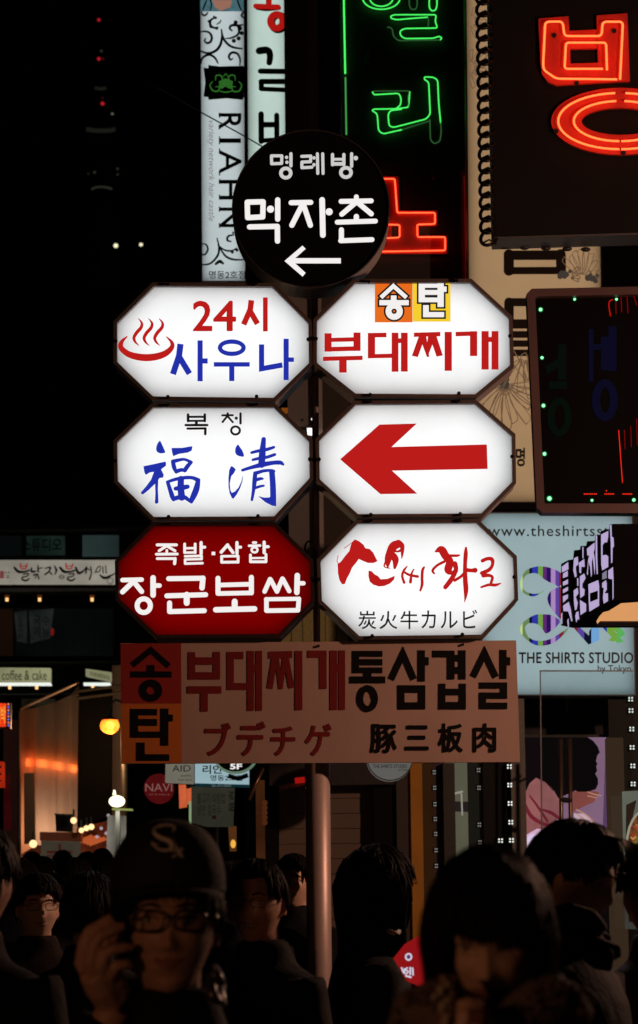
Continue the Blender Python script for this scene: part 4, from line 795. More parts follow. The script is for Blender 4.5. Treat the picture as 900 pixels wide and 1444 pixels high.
M_vin = vinyl('vinyl_sheet', (.55,.53,.50)); M_vin2 = vinyl('vinyl_sheet_warm', (.66,.46,.34))
MB().prism([(28,1002),(50,998),(50,1192),(30,1205)], 34, .01).build('sheet', M_vin2, vt)
MB().prism([(50,998),(78,990),(80,1192),(50,1192)], 34.02, .01).build('sheet', M_vin, vt)
MB().prism([(78,990),(100,980),(100,1192),(80,1192)], 34.0, .01).build('sheet', M_vin, vt)
MB().prism([(100,980),(112,966),(109,1205),(100,1200)], 34.03, .01).build('sheet', M_vin, vt)
for x in (28, 112): MB().tube([at(x, 975 if x > 50 else 1003, 34.05), at(x, 1500, 34.05)], .025, 8).build('post', solid('tent_post', (.3,.25,.22), .4, .5), vt)
MB().tube([at(28,1000,34.1), at(112,962,34.1)], .02, 8).build('rail', solid('tent_post', (.3,.25,.22), .4, .5), vt)
MB().tube([at(37,1075,34.09), at(64,1077,34.09), at(110,1085,34.09)], .045, 10).build('heater_tube', lit('heater_orange', (255,110,44), 5), vt, True)  # lamp's reflection on the vinyl, put in as an added glowing tube
MB().tube([at(29.5,1095,34.2), at(31,1190,34.2)], .03, 8).build('lamp_strip', lit('lamp_strip_orange', (255,132,66), 1.2), vt, True)
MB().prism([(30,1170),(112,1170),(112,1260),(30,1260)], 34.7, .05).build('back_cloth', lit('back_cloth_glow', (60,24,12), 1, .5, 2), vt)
MB().prism([(34,1090),(48,1090),(50,1190),(34,1190)], 33.9, .05).build('menu_panel', solid('menu_panel_dark', (.05,.04,.035), .6), vt)
bulb(vt, 'stall_light', at(66, 1178, 34.4), 17, (1, .5, .28), .2)
sb = thing('speaker_box', 'small black box standing on the white stall sign', 'box', at(90, 1172, 33)); MB().prism([(78,1148),(101,1149),(101,1173),(79,1172)], 33, .2).build('cabinet', M_blackface, sb)
MB().prism([(77,1147),(102,1148),(102,1150.5),(77,1149.5)], 32.98, .22).build('lid', M_iron, sb)
st = thing('stall_sign', 'white stall sign with reddish brown header under the black box', 'sign', at(85, 1290, 32.9))
MB().prism([(56,1173),(114,1174),(114,1186),(56,1185)], 32.9, .3).build('header', solid('stall_header', (.35,.08,.04), .6), st)
MB().prism([(58,1186),(111,1187),(111,1290),(58,1290)], 32.92, .3).build('board', lit('stall_board', (58,52,42), 1, .3, 3), st)
letter(st, lit('stall_text', (60,16,10)), (0,0,1), [('r', 66,1200,102,1203), ('r', 83,1190,86,1212), ('r', 66,1206,80,1208), ('r', 88,1208,104,1210)], 32.92, name='lettering')
gb = 'bare warm bulbs strung over the stalls'
for x, y, r, l in ((115,1171,.03,'leftmost of three warm bulbs strung in a slanting row by the stalls'), (122,1168,.032,'middle of three warm bulbs strung in a slanting row by the stalls'), (129,1166,.034,'rightmost of three warm bulbs strung in a slanting row by the stalls'), (104,1157,.036,'warm bulb hanging right beside the small black box'), (47,1190,.045,'lone warm bulb low at the left edge of the vinyl stall')):
    p = at(x, y, 32.5); t = thing('hanging_bulb', l, 'bulb', p, gb); MB().ball(p, r, 12, 8).build('bulb', lit('bulb_warm', (255,214,150), 1.6), t, True)
    MB().tube([p + Vector((0,0,r)), p + Vector((0,0,r+.09))], .012, 6).build('socket', M_iron, t)
fb = thing('food_stall', 'lit food stall with orange counter under the strung bulbs', 'stall', at(128, 1300, 33.5))
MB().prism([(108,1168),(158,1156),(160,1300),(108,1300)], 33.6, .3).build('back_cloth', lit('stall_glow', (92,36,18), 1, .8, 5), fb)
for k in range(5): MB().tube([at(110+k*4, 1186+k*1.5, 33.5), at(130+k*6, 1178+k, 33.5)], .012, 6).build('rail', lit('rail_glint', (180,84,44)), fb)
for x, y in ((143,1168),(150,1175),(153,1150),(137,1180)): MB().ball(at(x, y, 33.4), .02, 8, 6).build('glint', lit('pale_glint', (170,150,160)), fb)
# white lamp on its tray
wl = thing('stall_lantern', 'bright white lantern on a small tray, left of the capped man', 'lantern', at(166, 1300, 31))
M_wl = lit('lantern_white', (255,252,210), 2.2)
MB().ball(at(165, 1130, 31), .088, 16, 10, sc=(1,1,.72)).build('globe', M_wl, wl, True); MB().tube([at(161.5,1121,31), at(161.5,1114,31)], [.02,.008], 8).build('finial', M_wl, wl)
MB().prism([(158,1139.5),(186,1140.5),(186,1142.5),(158,1141.5)], 30.95, .2).build('tray', lit('tray_glow', (140,150,80)), wl)
MB().prism([(163,1142),(169,1142),(170,1300),(163,1300)], 31.02, .08).build('post', M_iron, wl); bulb(wl, 'bulb', at(166, 1136, 30.7), 25, (1, .95, .75), .1)
wp = simple_sign('white_banner', 'narrow greyish standing banner beside the white lantern', 'banner', [(152,1150),(178,1150),(178,1200),(150,1215)], 31.5, solid('banner_grey', (.35,.34,.36), .7, scale=9), .03)
# left edge red signs
t = simple_sign('led_sign', 'small red and orange flashing sign cut by the left edge', 'sign', [(-14,989),(15,990),(14.5,1027),(-14,1027)], 30, M_blackface)
MB().prism([(-12,991),(9,992),(8.5,1025),(-12,1025)], 29.99, .01).build('screen', lit('led_orange', (235,62,22), 1.1, .5, 9), t)
text(t, lit('led_yellow', (255,160,60)), '대박', (-6, 996, 8, 1020), 29.985, .02)
for i in range(8): MB().ball(at(12, 993+i*4.3, 29.98), .011, 8, 6).build('dot', lit('led_blue', (110,110,235)) if i % 2 else lit('led_pink', (235,130,120)), t)
t = simple_sign('red_box_sign', 'small dim red box sign low at the left edge', 'sign', [(-10,1073),(5,1074),(5,1110),(-10,1110)], 30, lit('box_red', (170,40,16), 1, .5, 5)); letter(t, M_ink, (0,0,1), [('r', -6,1080,2,1083), ('r', -4,1090,2,1093), ('r', -6,1100,2,1102)], 30, name='lettering')
t = simple_sign('red_cloth', 'dim red cloth panel hanging by the left edge', 'banner', [(6,1092),(14,1092),(16,1170),(6,1170)], 31, lit('cloth_red', (52,7,8), 1, .6, 4), .02)  # red glow put in as a thin emitting sheet
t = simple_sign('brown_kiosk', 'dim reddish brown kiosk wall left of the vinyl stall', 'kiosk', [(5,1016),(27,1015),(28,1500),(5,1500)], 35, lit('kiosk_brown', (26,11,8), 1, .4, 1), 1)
# ---------------- cluster of small signs above the capped man
na = thing('round_sign', 'small round dark red sign with pale letters NAVI', 'sign', at(224, 1133, 27))
rc = [(224+21*math.cos(k*math.pi/16), 1112+21*math.sin(k*math.pi/16)) for k in range(32)]
MB().prism(rc, 27, .12).build('disc', lit('navi_red', (80,14,16), 1, .3, 6), na); text(na, lit('navi_letter', (120,84,78)), 'NAVI', (205, 1105, 243, 1116), 27, 0); text(na, lit('navi_small', (120,74,70)), 'hair & make up', (210, 1119, 240, 1122), 27, 0)
ai = simple_sign('small_sign', 'small greyish sign with dark serif letters AID', 'sign', [(234,1060),(273,1060),(273,1105),(233,1103)], 25.5, lit('aid_grey', (112,108,96), 1, .2, 3)); text(ai, M_ink, 'AID', (243, 1079, 269, 1088), 25.5, .0); text(ai, M_ink, 'studio', (255, 1092, 270, 1095), 25.5); text(ai, M_ink, 'hair care', (252, 1098, 270, 1101), 25.5)
rn = simple_sign('hair_shop_sign', 'bright pale blue sign reading 리안 명동2호점 under the salmon board', 'sign', [(275,1050),(351,1050),(351,1106),(275,1104)], 25, lit('rian_blue', (150,178,186), 1, .12, 2)); text(rn, M_ink, '리안', (286, 1079, 314, 1091), 25, .02); text(rn, M_ink, '명동2호점', (297, 1093, 342, 1101), 25, .01)
MB().prism([(275,1104.5),(352,1106.5),(352,1110),(275,1108)], 25.02, .12).build('base_strip', lit('rian_strip', (14,40,46)), rn); text(rn, lit('rian_tiny', (110,126,126)), '02-771-0202', (299, 1106.8, 326, 1109.4), 25.02)
fv = thing('round_floor_sign', 'round black sign ringed in pale green, reading 5F', 'sign', at(332, 1093, 24.6))
rc = [(332+32*math.cos(k*math.pi/16), 1063+28*math.sin(k*math.pi/16)) for k in range(32)]
MB().prism(rc, 24.6, .1).build('disc', lit('floor_sign_rim', (96,118,98)), fv); MB().prism(inset(rc, 3), 24.59, .008).build('face_panel', M_blackface, fv); text(fv, M_lwhite, '5F', (325, 1077, 341, 1084.5), 24.59, .03)
MB().tube([at(322,1094,24.55), at(336,1098,24.55), at(350,1093,24.55)], .02, 6).build('scroll', M_iron, fv)
fg = 'small orange flags beside the AID sign'
for P, l in (([(252,1104),(262,1104),(264,1138),(253,1140)], 'left orange flag under the AID sign'), ([(263,1110),(274,1108),(274,1131),(264,1135)], 'right orange flag under the AID sign')):
    t = thing('hanging_flag', l, 'flag', at(P[3][0], P[3][1], 26), fg); MB().prism(P, 26, .02).build('cloth', lit('flag_orange', (206,96,58), 1, .3, 6), t); MB().tube([at(P[0][0], P[0][1], 26), at(P[1][0], P[1][1], 26)], .015, 6).build('rod', M_iron, t)
gt = thing('tube_light', 'thin upright pale green tube light above the cap', 'lamp', at(269, 1168, 26)); MB().tube([at(268.5,1130,26), at(268.5,1165,26)], .012, 8).build('tube', lit('tube_green', (128,150,110)), gt)
mb_ = simple_sign('menu_sheet', 'dim grey printed menu sheet right of the capped head', 'sign', [(270,1109),(331,1111),(329,1166),(292,1166),(270,1160)], 25.6, lit('menu_grey', (46,46,37), 1, .3, 3), .04)  # sheet only reflects; the light on it is put in as glow
text(mb_, lit('menu_ink', (24,24,20)), '불고기 비빔밥\n냉면 칼국수', (278, 1118, 318, 1150), 25.6, .01); text(mb_, lit('menu_ink2', (14,14,14)), '보쌈', (323, 1115, 330, 1145), 25.6, .02, 1); letter(mb_, lit('menu_ink3', (30,9,8)), (0,0,1), [('r', 299,1150,305,1155)], 25.6, name='seal')
MB().tube([at(306,1166,25.65), at(306,1500,25.65)], .02, 8).build('post', M_iron, mb_)
cw = thing('glass_lantern', 'small amber lantern glimmering low behind the cap', 'lantern', at(329, 1200, 26)); MB().prism([(322,1165),(333,1165),(333,1200),(324,1200)], 26, .15).build('case', lit('lantern_case', (84,48,22), 1, .4, 5), cw); MB().ball(at(329,1190,25.95), .03, 10, 8, sc=(.8,.8,1.3)).build('flame', lit('flame_amber', (226,164,66), 1.2), cw)
gc = thing('chrome_cup', 'small pale glint of a shiny cup behind the man in glasses', 'cup', at(347, 1225, 16)); MB().tube([at(346,1214,16), at(349,1222,16)], [.006,.014], 8).build('cup', lit('pale_glint2', (168,150,130)), gc)  # pale glimmer painted as a small glowing cone, no real vessel
# ---------------- shopfronts behind the pole
sf = thing('shuttered_shop', 'dim brown shuttered shopfront behind the steel pole', 'shop', at(465, 1500, 20))
M_shut = solid('shutter_brown', (.20,.145,.11), .6, .1, scale=3)
zt = at(390, 1106, 20).z; x0 = at(393, 1106, 20).x; x1 = at(541, 1100, 20).x
for k in range(16):
    za = zt - (k+1)*.105; MB().box((x0, 20 + .006*(k % 2), za+.004), (x1, 20.06, za+.105)).build('shutter_slat', M_shut, sf)
a, b = wall_box(380, 556, 1060, 1108, 19.7, .6); MB().box(a, b).build('fascia', solid('fascia_dark', (.035,.03,.028), .6), sf)
MB().prism([(393,1108),(431,1100),(431,1107),(394,1115)], 19.65, .05).build('trim', solid('trim_brown', (.3,.2,.15), .5), sf)
MB().tube([at(416,1101,19.6), at(430,1099.5,19.6)], .02, 8).build('pilot_lamp', lit('pilot_red', (150,18,12), 1), sf)
for x0_, x1_, c, nm in ((366,373,'column_amber_edge','door_post'), (536,553,'column_black','side_column')):
    a, b = wall_box(x0_, x1_, 1100, 1800, 19.8, .3); MB().box(a, b).build(nm, lit('amber_edge', (58,30,14), 1, .5, 3) if 'amber' in c else M_wall, sf)  # amber post: its lit edge is put in as a faint glow
a, b = wall_box(376, 392, 1095, 1800, 19.9, .3); MB().box(a, b).build('side_column', M_wall, sf)
for k in range(5): MB().ball(at(373.5, 1132+k*7, 19.7), .02, 8, 6).build('amber_dot', lit('amber_dot', (72,36,16)), sf)
pp = thing('awning_brace', 'short slanting metal brace with an amber sheen left of the pole', 'brace', at(351, 1130, 18)); MB().tube([at(371,1083,18), at(351,1128,18)], .012, 10).build('bar', solid('brace_copper', (.55,.3,.18), .35, .8), pp, True)  # orange highlight on the pipe is put into its metal colour
cs = [(550+33*math.cos(k*math.pi/20), 1068+33*math.sin(k*math.pi/20)) for k in range(40)]
rd = thing('round_sign', 'round pale grey sign of the shirt shop half hidden by the salmon board', 'sign', at(550, 1101, 18.5)); MB().prism(cs, 18.5, .14).build('disc', lit('disc_grey', (96,94,90), 1, .15, 3), rd); MB().ring(cs, inset(cs, 1.4), 18.49, .02).build('rim', M_iron, rd)
text(rd, M_navy, 'THE SHIRTS STUDIO', (526, 1078, 574, 1083), 18.5, .01); text(rd, M_navy, 'by Tokyo', (562, 1084, 576, 1088), 18.5)
# columns of the clothes shop
ct = thing('clothes_shop', 'glass fronted clothes shop with dark columns and pinpoint lights', 'shop', at(740, 1500, 20.3))
def col(x0, x1, y0, m, nm='column', Y=20.2, d=.4, y1=1800): a, b = wall_box(x0, x1, y0, y1, Y, d); return MB().box(a, b).build(nm, m, ct)
col(556, 566, 1085, solid('column_taupe', (.05,.04,.03), .5)); col(569, 579, 1085, solid('column_taupe', (.05,.04,.03), .5), Y=20.1); col(582, 588, 1085, solid('column_grey', (.07,.07,.06), .5), Y=20.15)
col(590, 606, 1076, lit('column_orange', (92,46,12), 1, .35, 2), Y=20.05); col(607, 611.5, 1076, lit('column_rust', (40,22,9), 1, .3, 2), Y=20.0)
col(611.5, 637, 1076, solid('column_purple', (.045,.03,.06), .4, .1, scale=3), Y=20.12); col(637, 641, 1076, M_iron, 'door_edge', Y=20.0)
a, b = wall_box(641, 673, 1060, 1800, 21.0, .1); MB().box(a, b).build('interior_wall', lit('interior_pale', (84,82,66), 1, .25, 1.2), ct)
MB().prism([(641,1130),(673,1131),(673,1145),(641,1144)], 20.9, .05).build('shelf_band', lit('shelf_dark', (36,28,28)), ct)
MB().tube([at(649,1118,20.8), at(651,1120,20.8), at(652,1150,20.8)], .006, 6).build('hanger_rail', lit('rail_pale', (140,136,124)), ct); MB().tube([at(641,1119,20.8), at(653,1116,20.8)], .008, 6).build('hanger_rail', lit('rail_pale', (140,136,124)), ct)
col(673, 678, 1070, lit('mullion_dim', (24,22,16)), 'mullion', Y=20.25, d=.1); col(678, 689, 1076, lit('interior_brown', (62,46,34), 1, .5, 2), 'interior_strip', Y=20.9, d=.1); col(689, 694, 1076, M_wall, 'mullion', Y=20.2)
MB().ball(at(683,1157,20.6), .04, 12, 8, sc=(1,1,1.5)).build('shop_lamp', lit('shop_lamp', (232,214,180), 1.1), ct, True)
tv = thing('small_screen', 'small bright blue and pink screen inside the shop doorway', 'screen', at(684, 1141, 20.7)); MB().prism([(678.5,1119),(689,1119),(689.5,1140),(679,1139)], 20.7, .05).build('display', lit('screen_violet', (150,130,235), 1, .3, 12), tv); MB().prism([(679,1116),(688,1116),(688,1119),(679,1119)], 20.69, .04).build('top_strip', lit('screen_green', (60,150,90)), tv)
col(694, 735, 1076, solid('column_green_black', (.008,.010,.009), .4, .1, spec=.12), Y=20.18); col(735, 739, 985, solid('mullion_grey', (.13,.12,.11), .4, .5), 'mullion', Y=20.1, d=.2)
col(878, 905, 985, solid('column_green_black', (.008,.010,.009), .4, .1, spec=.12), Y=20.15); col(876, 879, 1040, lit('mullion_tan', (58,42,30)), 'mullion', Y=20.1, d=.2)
MB().prism([(762,945),(893,945),(893,946.5),(762,946.5)], 19.4, .03).build('glass_top_rail', solid('thin_rail', (.16,.18,.19), .4, .5), ct); MB().prism([(761.5,945),(763,945),(766,1290),(764.5,1290)], 19.4, .03).build('glass_edge', solid('thin_rail', (.16,.18,.19), .4, .5), ct)
MB().prism([(763.5,947),(893,947),(893,1500),(768,1500)], 19.41, .012).build('glass_pane', glass('shop_glass', (.93,.95,.95)), ct)
M_dot = lit('pin_white', (228,232,222), 1.15); M_dotd = lit('pin_dim', (120,116,112), 1)
def pins(label, spots, Y=20.1, dx=2.1, dy=1.9, r=.0068, n=4, m=M_dot):
    t = thing('pinpoint_light_strip', label, 'light strip', at(spots[-1][0], spots[-1][1], Y), 'vertical strips of pinpoint lights on the clothes shop')
    for x, y in spots:
        c = MB().prism(rect(x-4.2, y-4.2, x+4.2, y+4.2), Y+.02, .01).build('light_plate', M_wall, t); o = wloc(c)
        for sx, sy in ((-1,-1),(1,-1),(-1,1),(1,1))[:n]:
            q = MB().ball(at(x+sx*dx, y+sy*dy, Y), r, 8, 6); d_ = q.build('pin', m, None, True); d_.parent = c
            for v in d_.data.vertices: v.co -= o
pins('strip of square white pinpoint clusters on the black column right of the screen', [(718.5,1081),(719,1107),(719.5,1133),(720.5,1159.5),(721.5,1185),(706,1185.5),(722,1211)])
pins('strip of white pinpoint clusters high at the right edge, above the food poster', [(889.5,986),(890,1002),(891,1028),(891.5,1054),(892.5,1080),(893,1105.5)])
pins('faint strip of pinpoint pairs on the purple column', [(612.5,1089),(613,1111),(613.5,1134),(614,1155),(614.5,1176),(615,1199),(615.5,1221)], Y=19.95, dx=1.2, r=.0055, m=M_dotd)
pins('faint strip of pinpoint pairs left of the small screen', [(675,1086),(675.5,1111),(676,1163),(677,1188)], dx=1.4, Y=20.05, r=.0058, m=M_dotd)
# poster of a woman in profile
po = thing('fashion_poster', 'backlit pink poster of a woman in profile behind the shop glass', 'poster', at(800, 1300, 20.35))
T5 = (580, 980, 2.8125); C5 = lambda P: [(580+x/2.8125, 980+y/2.8125) for x, y in P]
MB().prism([(738,1036),(875,1036),(879,1330),(739,1330)], 20.35, .12).build('frame', M_iron, po)
def sheet(P, m, k, nm): MB().add([at(x, y, 20.348 - k*.0015) for x, y in C5(P)], [list(range(len(P)))]).build(nm, m, po)
sheet([(447,168),(826,168),(834,730),(842,980),(450,980)], lit('poster_lilac', (140,106,132), 1, .2, 1.5), 0, 'sheet')
sheet([(447,168),(640,168),(650,380),(560,420),(447,400)], lit('poster_shade', (16,10,12)), 1, 'dark_backdrop')
sheet([(770,230),(800,230),(806,560),(826,720),(790,700),(760,520)], lit('poster_mauve', (96,66,104), 1, .2, 2), 1, 'backdrop_fold')
sheet([(640,385),(655,380),(700,378),(745,385),(725,425),(690,440),(660,455),(640,465)], lit('poster_neck', (138,74,68), 1, .2, 3), 2, 'neck')
sheet([(640,168),(700,168),(722,182),(740,205),(748,228),(738,240),(733,262),(738,272),(734,285),(738,300),(730,312),(740,330),(742,352),(732,374),(700,384),(660,384),(640,370),(560,380),(520,330),(520,168)], lit('poster_hair', (13,9,10)), 3, 'head')
sheet([(447,400),(470,350),(495,328),(530,345),(560,370),(590,420),(600,500),(590,560),(447,600)], lit('poster_pink', (150,92,92), 1, .35, 4), 3, 'shoulder')
sheet([(447,560),(500,530),(560,540),(580,560),(700,540),(740,600),(770,680),(840,760),(842,980),(450,980)], lit('poster_gown', (206,168,196), 1, .2, 3), 4, 'gown')
sheet([(645,470),(690,470),(730,520),(760,590),(770,620),(740,610),(700,560),(650,550)], lit('poster_gown_light', (214,178,194), 1, .2, 3), 5, 'collar')
letter(po, lit('poster_red', (110,34,44)), T5, [('b', [(450,430,10),(475,480,16),(520,510,14),(560,520,12),(590,545,12)]), ('b', [(520,455,8),(560,470,14),(600,500,12),(640,520,12)]), ('b', [(470,400,6),(500,440,10),(540,500,10)])], 20.34, name='red_ribbon')
letter(po, lit('poster_peach', (196,140,118)), T5, [('b', [(655,455,5),(700,480,6),(740,530,6),(770,590,5),(800,680,4)]), ('b', [(655,470,4),(690,500,5),(720,560,5)]), ('b', [(700,385,4),(730,395,5),(755,400,3)]), ('b', [(700,400,4),(735,408,4)])], 20.34, name='trim_line')
letter(po, lit('poster_glow', (216,196,226)), T5, [('b', [(455,590,20),(480,565,24),(520,560,16)]), ('b', [(580,495,5),(610,510,6),(620,530,6)])], 20.339, name='sheen')
sheet([(660,520),(672,555),(700,585),(745,600),(780,640),(820,700),(850,760),(880,980),(560,980),(560,640),(600,560)], lit('poster_hair', (13,9,10)), 7, 'dark_figure')
dh = thing('door_handle', 'pair of long upright brass door bars on the shop glass', 'door handle', at(797, 1190, 19.2))
M_brass = solid('brass_dull', (.30,.2,.14), .35, .7)
for x, y0 in ((790.5,1042),(803.5,1041)):
    MB().tube([at(x, y0, 19.2), at(x+2.5, 1260, 19.2)], .014, 12).build('bar', M_brass, dh, True)
    for y in (1066, 1240): MB().tube([at(x+.5, y, 19.2), at(x+.5, y, 19.4)], .008, 8).build('standoff', M_brass, dh)
MB().tube([at(789,1127.5,19.2), at(806,1129,19.2)], .018, 8).build('cross_piece', M_iron, dh)
mp = simple_sign('food_poster', 'pale lit poster of a plate of orange food at the right edge', 'poster', [(879,1116),(960,1112),(962,1262),(882,1264)], 19.0, lit('food_paper', (96,100,88), 1, .2, 3), .08)
letter(mp, M_ink, (0,0,1), [('p', [(883,1135),(898,1128),(893,1150),(886,1190),(888,1240),(897,1250),(882,1250)])], 19.0, name='dark_corner')
letter(mp, lit('plate_rim', (150,140,122)), (0,0,1), [('d', 0, 0, 0)] if False else [('o', 912, 1192, 28, 50, 3.4)], 19.0, name='plate_rim', off=.008)
e_ = [(912+26.5*math.cos(k*math.pi/16), 1192+48.5*math.sin(k*math.pi/16)) for k in range(32)]
MB().add([at(x, y, 18.994) for x, y in e_], [list(range(32))]).build('food', lit('food_orange', (116,66,34), 1, .9, 16), mp)
for k in range(60): 
    r1 = random.Random(k); a_, q_ = r1.uniform(0, 6.28), r1.uniform(0, .9)**.5; x_, y_ = 912+24*q_*math.cos(a_), 1192+45*q_*math.sin(a_)
    if x_ > 903: continue
    letter(mp, lit(('fo_a','fo_b','fo_c','fo_d')[k % 4], ((170,96,50),(150,58,36),(98,104,48),(186,130,76))[k % 4]), (0,0,1), [('b', [(x_-3,y_,2.2),(x_,y_+2,3),(x_+3,y_-1,1.8)])], 19.0, name='morsel', off=.009 + k*.00005)
m2 = simple_sign('price_board', 'small dark board with faint lettering below the food poster', 'sign', [(882,1264),(960,1264),(960,1312),(883,1310)], 19.05, lit('price_pale', (60,60,54), 1, .2, 3), .06)
MB().prism([(886,1266),(960,1266),(960,1302),(887,1300)], 19.04, .006).build('dark_panel', lit('price_dark', (28,17,13)), m2); text(m2, lit('price_ink', (10,8,8)), '모듬\n세트', (889, 1270, 906, 1296), 19.035, .02)
# small standing light box
ls = thing('standing_light_box', 'red standing light box with white ring logo between the two women', 'sign', at(580, 1700, 8.1))
MB().prism([(556,1352),(572,1332),(606,1312),(612,1400),(575,1384)], 8.1, .1).build('body', lit('standing_red', (142,18,22), 1, .15, 8), ls)
MB().tube([at(590,1385,8.15), (at(590,1385,8.15).x, 8.15, 0)], .02, 8).build('post', M_iron, ls)
T = (300, 1070, 3)
letter(ls, lit('ring_white', (205,205,225)), T, [('o', 829,838,12,13,7)], 8.1, name='ring_logo'); letter(ls, lit('ring_blue', (40,60,120)), T, [('d', 829,838,6)], 8.1, name='ring_core', off=.006)
letter(ls, lit('ring_white', (205,205,225)), T, [('c', [(800,885),(808,905)], 7), ('c', [(812,888),(812,908)], 6), ('b', [(824,884,6),(816,892,6),(828,900,6),(818,910,6)]), ('c', [(836,884),(836,912)], 7), ('c', [(846,886),(848,914)], 7), ('c', [(818,918),(838,924)], 8)], 8.1)
# ================================================================== PEOPLE
M_skin = solid('skin', (0.50, 0.30, 0.21), .5, grain=.14, scale=90, bump=.12); M_skin2 = solid('skin_fair', (0.56, 0.37, 0.27), .5, grain=.12, scale=90, bump=.12)
M_hair = solid('hair_black', (0.005, 0.0042, 0.004), .55, grain=.3, scale=60, spec=.055); M_lip = solid('lip', (.30,.14,.11), .45)
M_eyew = solid('eye_white', (.5,.48,.45), .3); M_iris = solid('iris', (.012,.008,.006), .15)
M_coat = [solid('coat_black', (.006,.006,.0065), .8, scale=13, bump=.9, spec=.12), solid('coat_navy', (.007,.008,.013), .8, scale=15, bump=.9, spec=.12), solid('coat_brown', (.014,.009,.007), .8, scale=15, bump=.9, spec=.12), solid('coat_grey', (.04,.038,.038), .8, scale=60, bump=.2)]
M_trs = solid('trousers_dark', (.014,.014,.018), .8); M_shoe = solid('shoe_dark', (.012,.011,.010), .4)
def sst(a, b, x): t = max(0, min(1, (x-a)/(b-a))); return t*t*(3-2*t)
def head_pt(dx, dy, dz):
    """point of the head surface in direction d; face looks along -y"""
    w = .0755 - (.012*sst(.1, 1, -dz)); dep = .096 - (.010*sst(0, 1, -dz))
    r = 1 / math.sqrt((dx/w)**2 + (dy/dep)**2 + (dz/(.118 if dz < 0 else .122))**2); x, y, z = dx*r, dy*r, dz*r
    if dy < 0.25:
        f = sst(.25, -.35, dy); g = lambda cx, cz, sx, sz: math.exp(-((abs(x)-cx)/sx)**2 - ((z-cz)/sz)**2)
        y += f * (.010*g(.031, .010, .017, .011) - .007*g(.018, .032, .026, .009) - .006*g(.040, -.022, .02, .018) - .009*g(0, -.010, .007, .022)
                  - .019*g(0, -.029, .0115, .010) - .006*g(.011, -.033, .007, .007) - .007*g(0, -.053, .020, .0055) - .007*g(0, -.064, .017, .006) + .006*g(0, -.0585, .022, .0022)
                  - .008*g(0, -.098, .022, .016) + .004*g(0, -.080, .02, .006))
    return x, y, z
def head_front(x, z):
    dy = -1.0; best = None
    for k in range(40):
        yy = -.05 - .08*k/39; L = math.sqrt(x*x+yy*yy+z*z); p = head_pt(x/L, yy/L, z/L)
        e = abs(p[0]-x) + abs(p[2]-z)
        if best is None or e < best[0]: best = (e, p[1])
    return best[1]
def remesh(mb, voxel, name, mats, parent, smooth_it=2, painter=None):
    o = mb.build(name, mats, parent, True, local=True)
    m = o.modifiers.new('r', 'REMESH'); m.mode = 'VOXEL'; m.voxel_size = voxel; m.use_smooth_shade = True
    if smooth_it: s_ = o.modifiers.new('s', 'SMOOTH'); s_.factor = .5; s_.iterations = smooth_it
    bpy.context.view_layer.update()
    me = bpy.data.meshes.new_from_object(o.evaluated_get(bpy.context.evaluated_depsgraph_get()))
    o.modifiers.clear(); old = o.data; o.data = me; bpy.data.meshes.remove(old)
    me.materials.clear()
    for q in (mats if isinstance(mats, (list, tuple)) else [mats]): me.materials.append(q)
    for p in me.polygons: p.use_smooth = True; p.material_index = painter(p.center) if painter else 0
    return o
